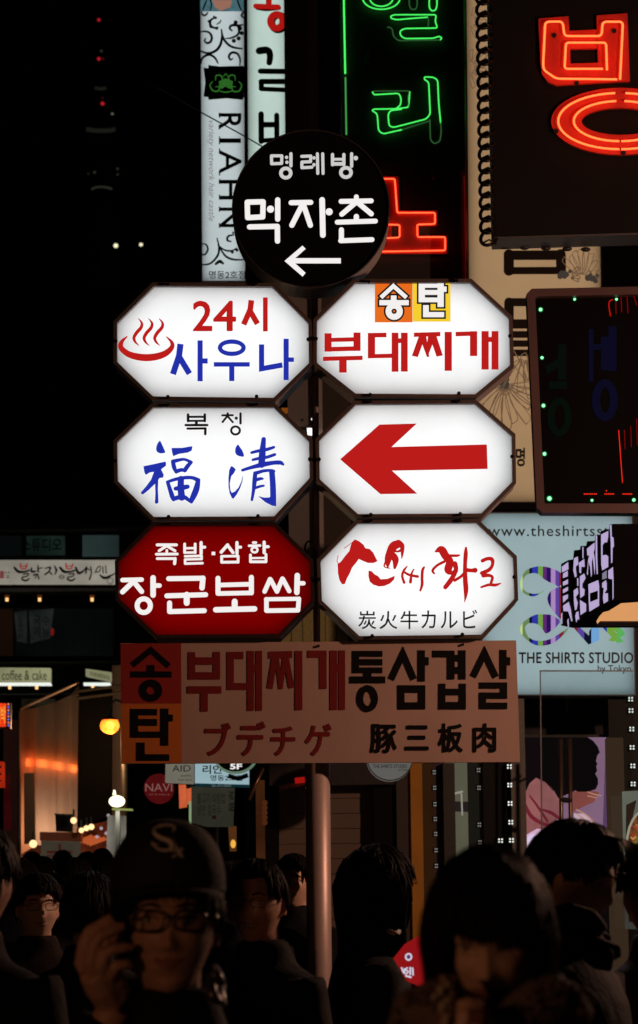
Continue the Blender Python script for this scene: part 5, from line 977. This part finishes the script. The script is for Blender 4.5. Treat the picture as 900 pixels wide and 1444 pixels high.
def person(label, px, py, Y, face=0, yaw=0, pitch=0, hair='short', coat=0, k=1.0, near=False, arms=('down', 'down'), hands=None, skin=M_skin, eyes=True, extra_hair_w=1.0, tilt=0, group=None, hair_seed=1, smile=False):
    """px,py = where the middle of the head is; face = way the body looks (degrees, 0 = to the camera, positive = to its left / picture right)"""
    hc = at(px, py, Y); rz = math.radians(face)
    t = thing('person', label, 'person', (hc.x, hc.y, 0), group, rz); H = hc.z
    HR = Euler((math.radians(pitch), math.radians(tilt), math.radians(yaw))).to_matrix(); hz = Vector((0, 0, H))
    hp = lambda p: hz + HR @ (Vector(p) * k)
    W2L = lambda w: Matrix.Rotation(-rz, 3, 'Z') @ (Vector(w) - Vector((hc.x, hc.y, 0)))
    body = MB(); seg, rings = (72, 56) if near else (28, 22)
    vs = []; fs = []
    for i in range(rings+1):
        th = math.pi * i / rings
        for q in range(seg): ph = 2*math.pi*q/seg; vs.append(hp(head_pt(math.sin(th)*math.cos(ph) + 1e-9, math.sin(th)*math.sin(ph), math.cos(th))))
    fs = [(i*seg+q, (i+1)*seg+q, (i+1)*seg+(q+1) % seg, i*seg+(q+1) % seg) for i in range(rings) for q in range(seg)]
    body.add(vs, fs)
    for s in (-1, 1):
        body.ball(hp((s*.079, .012, -.004)), .020*k, 10, 8, sc=(.4, .75, 1.5)); body.ball(hp((s*.075, .004, -.026)), .008*k, 8, 6)
    nz = H - .10*k
    body.tube([hp((0, .02, -.06)), (0, .025*k, nz-.02), (0, .03*k, nz-.13*k)], [.054*k, .052*k, .07*k], 14)
    sh = H - .225*k; hip = sh - .52*k; cr = hip - .06*k
    def ell(mb, rows):
        v_ = []; n = 20
        for (cy_, z, a_, b_) in rows:
            for q in range(n): v_.append((a_*math.cos(2*math.pi*q/n), cy_ + b_*math.sin(2*math.pi*q/n), z))
        R_ = len(rows); mb.add(v_, [(i*n+q, (i+1)*n+q, (i+1)*n+(q+1) % n, i*n+(q+1) % n) for i in range(R_-1) for q in range(n)] + [list(range(n)), list(range((R_-1)*n+n-1, (R_-1)*n-1, -1))])
    ell(body, [(.03*k, sh+.06*k, .06*k, .05*k), (.03*k, sh+.02*k, .15*k, .08*k), (.02*k, sh-.05*k, .18*k, .10*k), (.01*k, sh-.2*k, .16*k, .11*k), (.01*k, hip+.1*k, .14*k, .10*k), (.01*k, hip, .165*k, .115*k), (.01*k, cr, .15*k, .11*k)])
    coatm = MB(); ell(coatm, [(.022*k, sh+.128*k, .074*k, .078*k), (.028*k, sh+.10*k, .084*k, .08*k), (.03*k, sh+.055*k, .10*k, .085*k), (.03*k, sh+.03*k, .175*k, .10*k), (.02*k, sh-.05*k, .215*k, .13*k), (.01*k, sh-.2*k, .205*k, .145*k), (.01*k, hip+.1*k, .20*k, .14*k), (.01*k, hip-.02*k, .215*k, .15*k), (.01*k, cr-.08*k, .22*k, .15*k)])
    for s, kind in ((-1, arms[0]), (1, arms[1])):
        S0 = Vector((s*.185*k, .02*k, sh))
        if kind == 'down':
            E0 = Vector((s*.24*k, .03*k, sh-.29*k)); W0 = Vector((s*.235*k, -.02*k, sh-.53*k))
            body.tube([S0, E0, W0], [.045*k, .036*k, .025*k], 12); body.ball(W0 - Vector((0, 0, .05*k)), .04*k, 10, 8, sc=(.5, .9, 1.3))
            for f_ in range(4):
                b0 = W0 + Vector((-s*.004, (-.027+.018*f_)*k, -.085*k)); body.tube([b0, b0 + Vector((-s*.006*k, -.002, -.035*k)), b0 + Vector((-s*.018*k, -.004, (-.065+.004*abs(f_-1.4))*k))], [.0085*k, .008*k, .006*k], 8)
            body.tube([W0 + Vector((0, -.02*k, -.03*k)), W0 + Vector((-s*.005, -.05*k, -.06*k)), W0 + Vector((-s*.012, -.055*k, -.085*k))], [.011*k, .009*k, .007*k], 8)
            coatm.tube([S0 + Vector((-s*.02*k, 0, .01*k)), E0, W0 - Vector((0, 0, .0))], [.075*k, .062*k, .048*k], 14)
        else:
            E0, W0 = W2L(kind[0]), W2L(kind[1])
            body.tube([S0, E0, W0], [.045*k, .038*k, .027*k], 14); coatm.tube([S0 + Vector((-s*.02*k, 0, .01*k)), E0, E0.lerp(W0, kind[2])], [.075*k, .066*k, .052*k], 16)
    if hands:
        for pts, rr in hands: body.tube([W2L(p) for p in pts], [q for q in rr], 10) if len(pts) > 1 else body.ball(W2L(pts[0]), rr[0], 14, 10, sc=rr[1])
    for s in (-1, 1):
        body.tube([(s*.09*k, .01, hip-.02), (s*.095*k, .0, cr-.38*k), (s*.095*k, .015, .09)], [.085*k, .055*k, .038*k], 14)
        body.tube([(s*.095*k, .05, .045), (s*.1*k, -.08, .04), (s*.1*k, -.16, .03)], [.04, .042, .03], 10)
    remesh(body, .0042 if near else .010, 'body', [skin, M_lip], t, 2 if near else 1,
           (lambda c: 1 if (lambda q: abs(q.x) < .024 and -.071 < q.z < -.049 and q.y < -.075)(HR.transposed() @ (c - hz) / k) else 0) if eyes else None)
    remesh(coatm, .012 if near else .016, 'coat', coat if not isinstance(coat, int) else M_coat[coat], t, 3)
    tr = MB()
    for s in (-1, 1): tr.tube([(s*.09*k, .01, hip), (s*.10*k, .0, cr-.38*k), (s*.10*k, .02, .07)], [.108*k, .075*k, .062*k], 14)
    ell(tr, [(.01, hip+.02*k, .17*k, .12*k), (.01, cr-.03*k, .175*k, .125*k), (.01, cr-.10*k, .16*k, .12*k)]); remesh(tr, .02, 'trousers', M_trs, t, 2)
    for s in (-1, 1):
        MB().tube([(s*.1*k, .075, .05), (s*.1*k, -.04, .055), (s*.1*k, -.13, .04), (s*.1*k, -.19, .03)], [.045, .05, .046, .02], 12).build('shoe', M_shoe, t, True, local=True)
    # hair
    rnd = random.Random(hair_seed); hm_ = MB(); er = 1.05*extra_hair_w
    low = {'short': (.062, .012, -.05), 'bob': (.030, -.118, -.13), 'long': (.048, -.33, -.38), 'tied': (.06, .02, -.05), 'cap': (.048, .005, -.06), 'parted': (.082, .02, -.05)}[hair]
    def zlow(ph):  # ph: 0 = front
        a_ = abs((ph + math.pi) % (2*math.pi) - math.pi); fr = 1 - sst(math.radians(38 if hair != 'bob' else 40), math.radians(58), a_); bk = sst(math.radians(85), math.radians(140), a_)
        return (low[0]*fr + low[1]*(1-fr))*(1-bk) + low[2]*bk
    def surf(ph, z, extra):
        """outer hair surface at bearing ph and height z"""
        zz_ = max(-.04, z); q = math.sqrt(max(0, 1 - (zz_/.128)**2)); fl = 1 + (.0 if z > -.04 else min(.25, (-.04-z)*(.6 if hair == 'bob' else .25)))
        ww, dd = (.085*er + extra), (.106*er + extra)
        return (ww*q*fl*math.sin(ph), -dd*q*fl*math.cos(ph)*(1 if z > -.05 else .9), z)
    n1, n2 = 48, 14; v_ = []
    for i in range(n2+1):
        for q in range(n1):
            ph = 2*math.pi*q/n1; zl = zlow(ph); top = .1275; z = top + (zl+.01-top)*(i/n2)**1.6; p = surf(ph, z, -.004); v_.append(hp((p[0], p[1], p[2]*er + (.004 if i == 0 else 0))))
    hm_.add(v_, [(i*n1+q, (i+1)*n1+q, (i+1)*n1+(q+1) % n1, i*n1+(q+1) % n1) for i in range(n2) for q in range(n1)] + [list(range(n1))])
    ns = 420 if near else 150
    for j in range(ns):
        ph = rnd.uniform(-math.pi, math.pi); zl = zlow(ph) + rnd.uniform(-.012, .012); z0 = .126 - rnd.random()**2*.05; P = []; sp = rnd.uniform(-.25, .25)
        for i in range(8):
            u_ = i/7; z = z0 + (zl-z0)*u_**1.3; P.append(hp([c*(er if a3 == 2 else 1) for a3, c in enumerate(surf(ph + sp*u_*(.4 if abs(ph) < .8 else 1) + .25*math.exp(-5*u_)*rnd.uniform(-1, 1), z, rnd.uniform(-.003, .004)))]))
        r0 = rnd.uniform(.003, .0055)*(1 if near else 1.8)*k; hm_.tube(P, [r0*.6, r0, r0, r0, r0, r0, r0*.8, r0*.25], 5)
    for j in range(170 if near else 40):
        ph = rnd.uniform(-math.pi, math.pi); z0 = rnd.uniform(.02, .12); sp2 = rnd.uniform(-.3, .3); o_ = rnd.uniform(.001, .007); P = []
        for i in range(5):
            u_ = i/4; z = z0 - u_*rnd.uniform(.02, .05); P.append(hp([c*(er if a3 == 2 else 1) for a3, c in enumerate(surf(ph + sp2*u_, max(z, zlow(ph) - .02), .002 + o_*math.sin(math.pi*u_*.7)))]))
        hm_.tube(P, [.0007, .0007, .0006, .0005, .0003] if near else [.0012, .0012, .001, .001, .0006], 3)
    hm_.build('hair', M_hair, t, True, local=True)
    if hair == 'tied': MB().ball(hp((0, .11, .03)), .035*k, 12, 8).build('hair_bun', M_hair, t, True, local=True)
    if eyes:
        for s in (-1, 1):
            ey = head_front(s*.031, .010)
            e = MB().ball(hp((s*.031, ey + .0035, .010)), .0125*k, 14, 8, sc=(1, .5, .36 if not smile else .26)).build('eye', M_eyew, t, True, local=True)
            MB().ball(hp((s*.031, ey - .0012, .010)), .0048*k, 12, 8, sc=(1, .5, .95 if not smile else .7)).build('iris', M_iris, e, True, local=True)
            MB().tube([hp((s*x, head_front(s*x, z) - .0012, z)) for x, z in ((.016,.010),(.024,.0150),(.033,.0158),(.042,.0135),(.047,.009))], [.0008*k, .0014*k, .0016*k, .0014*k, .0007*k], 6).build('eyelid', M_hair, t, True, local=True)
            MB().tube([hp((s*x, head_front(s*x, z) - .001, z)) for x, z in ((.014,.030),(.026,.0345),(.038,.0335),(.049,.027))], [.0022*k, .003*k, .0026*k, .001*k], 6).build('eyebrow', M_hair, t, True, local=True)
        if smile:
            MB().tube([hp((x, head_front(x, z) - .001, z)) for x, z in ((-.025,-.050),(-.013,-.056),(0,-.058),(.013,-.056),(.025,-.050))], [.0008, .0028, .0034, .0028, .0008], 6).build('teeth', M_eyew, t, True, local=True)
    return t, hp, W2L, H, HR
def glasses(t, hp, mat, w=.026, h=.0165, r=.0018, z=.008, full=True):
    g = None
    P_ = lambda s: [hp((s*(.0335) + w*.93*(abs(math.cos(a))**.7)*(1 if math.cos(a) > 0 else -1), -.112 + abs(s*.0335 + w*math.cos(a))*.13, z + h*(abs(math.sin(a))**.7)*(1 if math.sin(a) > 0 else -1))) for a in [2*math.pi*q/24 for q in range(25)]]
    fr = MB()
    for s in (-1, 1):
        fr.tube(P_(s), r, 6, cap=False); fr.tube([hp((s*.059, -.104, z+.006)), hp((s*.078, -.08, z+.006)), hp((s*.083, -.01, z+.002))], r, 6)
    fr.tube([hp((-.009, -.111, z+.004)), hp((0, -.113, z+.007)), hp((.009, -.111, z+.004))], r, 6)
    g = fr.build('glasses', mat, t, True, local=True)
    for s in (-1, 1):
        q = P_(s)[:-1]; ln = MB().add(q, [list(range(len(q)))]).build('lens', glass('lens_clear', (.97,.97,.97)), g, local=True)
    return g
# ---- man in the black cap, phone at his ear
Z2 = lambda x, y, Y: at(100 + x/3.4615, 1130 + y/3.4615, Y)
YM = 4.85
palm = Z2(120, 850, YM-.10)
hands = [([Z2(200, 985, YM-.04), Z2(150, 900, YM-.07), Z2(110, 830, YM-.09)], [.027, .030, .026]), ([Z2(220, 960, YM-.04), Z2(190, 880, YM-.06), Z2(160, 820, YM-.07)], [.026, .028, .022]),
         ([Z2(75, 830, YM-.09), Z2(50, 790, YM-.09), Z2(62, 690, YM-.10), Z2(92, 630, YM-.10), Z2(150, 600, YM-.10), Z2(205, 562, YM-.10)], [.013, .0125, .0105, .0105, .0095, .008]),
         ([Z2(105, 830, YM-.10), Z2(98, 780, YM-.11), Z2(115, 700, YM-.115), Z2(142, 660, YM-.115), Z2(200, 632, YM-.11), Z2(262, 606, YM-.10)], [.013, .0125, .0105, .0105, .0095, .008]),
         ([Z2(145, 850, YM-.09), Z2(150, 800, YM-.11), Z2(170, 745, YM-.115), Z2(205, 722, YM-.115), Z2(260, 714, YM-.11), Z2(306, 712, YM-.10)], [.0125, .012, .010, .010, .009, .0075]),
         ([Z2(185, 880, YM-.08), Z2(200, 830, YM-.10), Z2(225, 800, YM-.105), Z2(262, 795, YM-.10), Z2(300, 800, YM-.09)], [.011, .0105, .009, .009, .007]),
         ([Z2(130, 900, YM-.06), Z2(110, 840, YM-.02), Z2(150, 740, YM+.0), Z2(185, 660, YM+.0)], [.015, .014, .012, .0095])]
man, hp, W2L, H, HR = person('man in a black baseball cap and black framed glasses talking on a phone', 237, 1307, YM, face=0, yaw=4, pitch=-1, hair='cap', coat=0, k=1.05, near=True,
       arms=((Z2(-40, 1500, YM-.02), Z2(215, 1010, YM-.04), .86), 'down'), hands=hands, hair_seed=5)
M_cap = solid('cap_wool', (.010, .010, .011), .8, scale=120, bump=.3)
cp = MB(); n1, n2 = 48, 14; v_ = []
for i in range(n2+1):
    for q in range(n1):
        ph = 2*math.pi*q/n1; th = (math.pi/2)*i/n2; flat = 1 - .10*(1-math.cos(th))
        v_.append(hp((.094*math.sin(th)**.85*math.sin(ph), -.114*math.sin(th)**.85*math.cos(ph)*flat + .002, .056 + .117*math.cos(th)**.8)))
cp.add(v_, [(i*n1+q, (i+1)*n1+q, (i+1)*n1+(q+1) % n1, i*n1+(q+1) % n1) for i in range(n2) for q in range(n1)]); capo = cp.build('cap', M_cap, man, True, local=True)
br = MB(); top = []; n = 20
for i in range(n+1):
    a_ = math.radians(-62 + 124*i/n); top.append(((.093*math.sin(a_), -.112*math.cos(a_), .058), (.080*math.sin(a_)*1.08, -.112 - .062*math.cos(a_*1.25), .058 - .002*math.cos(a_) - .014*abs(math.sin(a_))**2)))
vb = [hp(p) for a_, b_ in top for p in (a_, b_)] + [hp((p[0], p[1], p[2]-.004)) for a_, b_ in top for p in (a_, b_)]; m2_ = 2*(n+1)
br.add(vb, [(2*i, 2*i+1, 2*i+3, 2*i+2) for i in range(n)] + [(m2_+2*i, m2_+2*i+2, m2_+2*i+3, m2_+2*i+1) for i in range(n)] + [(2*i+1, m2_+2*i+1, m2_+2*i+3, 2*i+3) for i in range(n)]); br.build('brim', M_cap, capo, True, local=True)
MB().ball(hp((0, 0, .172)), .008, 8, 6, sc=(1,1,.5)).build('button', M_cap, capo, True, local=True)
M_thr = solid('cap_thread', (.9, .78, .72), .7, scale=90)
def on_cap(x, z):
    """point of the cap front for a mark x aside and z up"""
    c = min(1, max(0, (z-.056)/.117))**(1/.8); th = math.acos(c); sy = math.sin(th)**.85; sx = max(-1, min(1, x/(.094*sy))); return hp((x, -.114*sy*math.sqrt(1-sx*sx) - .004, z))
def logo(P, w):
    L = lambda x, y: on_cap((x-513)/3.4615/816, .160 - (y-90)/3.4615/816*1.0)
    S_ = spline(P, 5); MB().tube([L(x, y) for x, y, _ in S_], [q/3.4615/816/2*w for _, _, q in S_], 6).build('logo_stroke', M_thr, capo, True, local=True)
logo([(545,112,4),(538,95,8),(500,90,12),(462,100,16),(450,125,20),(475,148,24),(515,165,26),(530,190,24),(508,208,14),(465,200,10),(440,175,5)], .9)
logo([(540,95,3),(535,120,8)], 1); logo([(440,172,12),(452,182,6),(470,178,4)], 1)
logo([(540,165,12),(528,180,12),(525,205,12),(545,208,8),(548,180,10)], .8); logo([(520,160,10),(530,150,6)], 1)
logo([(548,195,8),(560,215,13),(575,240,10)], .9); logo([(575,200,6),(558,222,8),(530,238,9)], .9); logo([(565,198,8),(580,205,5)], 1)
glasses(man, hp, solid('frame_black', (.008,.008,.008), .25), r=.0025, w=.0275, h=.0165)
ph_ = thing('mobile_phone', 'dark slim phone held to the ear of the man in the cap', 'phone', Z2(215, 700, YM-.06))
pc = [Z2(188, 440, YM-.045), Z2(235, 452, YM-.045), Z2(330, 790, YM-.085), Z2(285, 800, YM-.085)]; bk = [p + Vector((.004, .013, 0)) for p in pc]
MB().add(pc + bk, [(0,1,2,3),(7,6,5,4),(0,4,5,1),(1,5,6,2),(2,6,7,3),(3,7,4,0)]).build('shell', solid('phone_black', (.010,.010,.012), .25, .3), ph_)
MB().ball(Z2(215, 470, YM-.05), .003, 8, 6).build('camera_eye', M_iris, ph_)
# shiny lapel and scarf of his coat
M_sheen = solid('quilt_black', (.03,.026,.026), .28, .0, spec=.8)
for P, nm in (([Z2(700,800,YM-.02), Z2(722,850,YM-.06), Z2(700,900,YM-.09), Z2(735,950,YM-.10), Z2(745,1010,YM-.12)], 'collar'), ([Z2(670,860,YM-.08), Z2(705,850,YM-.09), Z2(735,900,YM-.08), Z2(715,960,YM-.12)], 'collar'), ([Z2(640,905,YM-.10), Z2(680,900,YM-.11), Z2(700,960,YM-.12), Z2(760,990,YM-.1)], 'collar')):
    q = MB().tube([W2L(p) for p in spline([tuple(p) for p in P], 5)], [.003 + .0065*math.sin(math.pi*i/(5*(len(P)-1))) for i in range(5*(len(P)-1)+1)], 10); q.build(nm, M_sheen if nm == 'collar' else M_coat[0], man, True, local=True)
# ---- girl with the bob
Z4 = lambda x, y, Y: at(540 + x/2.5, 1150 + y/2.5, Y)
YG = 3.75
hands = [([Z4(345, 790, YG-.09), Z4(320, 735, YG-.12)], [.028, .030]), ([Z4(360, 760, YG-.10), Z4(372, 700, YG-.13), Z4(345, 668, YG-.15), Z4(300, 664, YG-.155), Z4(262, 672, YG-.15)], [.012, .0115, .010, .009, .0075]),
         ([Z4(350, 790, YG-.11), Z4(375, 735, YG-.14), Z4(345, 708, YG-.16), Z4(300, 704, YG-.165), Z4(258, 710, YG-.16)], [.012, .0115, .010, .009, .0075]),
         ([Z4(340, 810, YG-.11), Z4(360, 775, YG-.14), Z4(330, 748, YG-.16), Z4(290, 746, YG-.165), Z4(256, 750, YG-.16)], [.0115, .011, .0095, .009, .007]),
         ([Z4(330, 840, YG-.10), Z4(340, 810, YG-.13), Z4(310, 790, YG-.15), Z4(270, 788, YG-.15)], [.0105, .010, .009, .007]),
         ([Z4(300, 760, YG-.09), Z4(268, 700, YG-.10), Z4(262, 640, YG-.11), Z4(270, 610, YG-.11)], [.014, .0125, .011, .008])]
girl, hpg, W2Lg, Hg, HRg = person('girl with a black bob and full fringe holding a decorated phone by her mouth', 690, 1330, YG, face=0, yaw=-6, pitch=12, hair='bob', coat=0, k=.86, near=True,
       arms=((Z4(40, 1150, YG-.02), Z4(345, 820, YG-.08), .8), 'down'), hands=hands, skin=M_skin2, hair_seed=9, extra_hair_w=1.12)
fr_ = MB(); rr_ = random.Random(2)
M_fur = solid('beige_scarf', (.15,.11,.09), .9, scale=120, bump=.6)
SC = [(60,735),(110,670),(170,650),(250,690),(380,740),(500,690),(580,625),(640,640),(700,690)]
q = MB().tube([W2Lg(Z4(x, y+22, YG - .02 - .05*math.sin(math.pi*i/8))) for i, (x, y) in enumerate(SC)], [.02,.03,.036,.036,.03,.036,.036,.03,.02], 14)
for j in range(260):
    u_ = rr_.random()*(len(SC)-1); i = int(u_); f_ = u_-i; x, y = SC[i][0]*(1-f_)+SC[min(i+1, 8)][0]*f_, SC[i][1]*(1-f_)+SC[min(i+1, 8)][1]*f_
    p = W2Lg(Z4(x + rr_.uniform(-14, 14), y + rr_.uniform(-20, 30), YG - .05 - .05*math.sin(math.pi*u_/8))); d = Vector((rr_.uniform(-1,1), rr_.uniform(-1,0), rr_.uniform(-.2,1))).normalized()*.022; q.tube([p, p+d*.6, p+d], [.003, .002, .0005], 4)
q.build('scarf', M_fur, girl, True, local=True)
gp = thing('mobile_phone', 'pale pink phone with dangling beads held up by the girl with the bob', 'phone', Z4(215, 735, YG-.15))
pc = [Z4(196, 562, YG-.14), Z4(255, 566, YG-.14), Z4(250, 830, YG-.13), Z4(185, 826, YG-.13)]; bk = [p + Vector((.002, .014, 0)) for p in pc]
MB().add(pc + bk, [(0,1,2,3),(7,6,5,4),(0,4,5,1),(1,5,6,2),(2,6,7,3),(3,7,4,0)]).build('shell', solid('phone_pink', (.26,.13,.09), .35), gp)
for i in range(12): MB().ball(Z4(215+14*math.sin(i*1.9), 575+i*19, YG-.146), .0035 + .0015*(i % 3), 8, 6).build('bead', solid('bead_pearl', (.42,.36,.28), .3), gp, True)
for i in range(7): MB().ball(Z4(240+3*math.sin(i), 600+i*26, YG-.146), .003, 8, 6).build('bead', solid('bead_pearl', (.42,.36,.28), .3), gp, True)
for P in ([(196,630),(182,640),(175,650)], [(215,610),(205,622),(196,630)]): MB().tube([Z4(x, y, YG-.148) for x, y in P], .004, 6).build('charm', solid('bead_pearl', (.42,.36,.28), .3), gp, True)
# ---- man in profile wearing a hooded jacket
pm, hp3, W3, H3, _ = person('dark haired man in profile wearing a jacket with a grey hood, before the poster', 806, 1243, 6.6, face=62, yaw=12, pitch=14, hair='short', coat=1, k=1.0, eyes=True, extra_hair_w=1.06, hair_seed=3)
Z4b = Z4
hd = MB()
for i, P in enumerate([[(590,345),(650,345),(730,370),(780,410)], [(620,415),(700,440),(780,480),(840,480)], [(700,480),(760,505),(810,510)]]):
    hd.tube([W3(Z4(x, y, 6.42 - .02*i)) for x, y in P], [.016, .026, .028, .016][:len(P)], 12)
hd.tube([W3(Z4(630,365,6.5)), W3(Z4(720,420,6.45)), W3(Z4(800,450,6.45))], [.02,.028,.02], 10)
remesh(hd, .006, 'hood', solid('hood_grey', (.085,.075,.072), .9, scale=70, bump=.4), pm, 4)
sp_ = MB(); 
for j in range(26):
    a_ = random.Random(j).uniform(-1, 1); sp_.tube([hp3((a_*.06, -.06+.03*a_*a_, .12)), hp3((a_*.07, -.105, .118)), hp3((a_*.075, -.128, .09+.02*a_))], [.004, .003, .0005], 5)
sp_.build('fringe', M_hair, pm, True, local=True)
# ---- others near the pole
w2 = person('woman with long black hair turned away to the right, beside the pole', 531, 1262, 8.6, face=97, hair='long', coat=0, k=1.0, extra_hair_w=1.12, hair_seed=4)
MB().tube([w2[2](Z) for Z in (at(548,1313,8.48), at(556,1316,8.46), at(563,1314,8.48))], .008, 8).build('collar', solid('collar_white', (.5,.48,.44), .7), w2[0], True, local=True)
w3 = person('smiling man with thin glasses and parted black hair left of the pole', 362, 1277, 8.3, face=-48, yaw=34, hair='parted', coat=0, k=1.0, smile=True, hair_seed=6); glasses(w3[0], w3[1], solid('frame_thin', (.05,.045,.04), .3, .6), r=.0011, w=.024, h=.014)
person('young man with a side fringe half hidden behind the pole', 415, 1246, 12.98, face=-10, hair='short', coat=0, k=1.0, hair_seed=8)
w4 = person('smiling woman with thin glasses and tied back hair at the far left', 54, 1282, 10.3, face=14, hair='tied', coat=2, k=.96, smile=True, skin=M_skin2, hair_seed=11); glasses(w4[0], w4[1], solid('frame_thin', (.05,.045,.04), .3, .6), r=.0011, w=.024, h=.014)
person('man cut by the left edge, seen from behind with one ear showing', -36, 1246, 6.6, face=150, hair='short', coat=0, k=1.04, eyes=False, extra_hair_w=1.0, hair_seed=12)
person('black haired pedestrian seen from behind between the smiling woman and the capped man', 128, 1290, 9.6, face=165, hair='short', coat=0, k=1.0, eyes=False, extra_hair_w=1.06, hair_seed=13)
person('pedestrian in a red and black jacket cut by the right edge', 925, 1262, 7.2, face=-150, hair='short', coat=solid('jacket_red', (.25,.02,.02), .6), k=1.0, eyes=False, hair_seed=14)
CR = [(75,1243,13.5,20,'pedestrian in a pale mask behind the smiling woman','short'),(28,1222,15.5,170,'pedestrian behind the man cut by the left edge, hair to the collar','bob'),(106,1226,14.5,175,'broad dark haired pedestrian below the white stall sign','short'),
      (150,1216,17,160,'bob haired pedestrian next to the capped man, under the lantern','bob'),(62,1208,21,170,'distant dark haired pedestrian left of the stall sign','short'),(122,1200,22,190,'distant pedestrian under the three strung bulbs','bob'),
      (88,1196,25,175,'farthest pedestrian, head against the stall sign','short'),(144,1195,24,180,'distant pedestrian under the black hoarding','short'),(10,1205,23,170,'distant pedestrian under the red signs at left edge','short'),
      (335,1238,12,165,'dark haired pedestrian just right of the capped head','short'),(172,1207,20,180,'distant pedestrian half behind the cap, below the lantern','short'),(45,1196,26,180,'distant pedestrian beneath the lone low bulb','bob')]
for i, (x, y, Y, f_, l, h_) in enumerate(CR):
    c = person(l, x, y + 26, Y, face=f_, hair=h_, coat=i % 4, k=.94+.03*(i*7 % 5), eyes=(i == 0), pitch=(i*5 % 3)*9-6, tilt=(i*11 % 5)*4-8, extra_hair_w=1.0+.03*(i*3 % 4), hair_seed=20+i, group='pedestrians in the far crowd')
    if i == 0: MB().ball(c[1]((0, -.085, -.05)), .05, 16, 10, sc=(1, .55, .8)).build('face_mask', solid('mask_grey', (.22,.19,.17), .8), c[0], True, local=True)
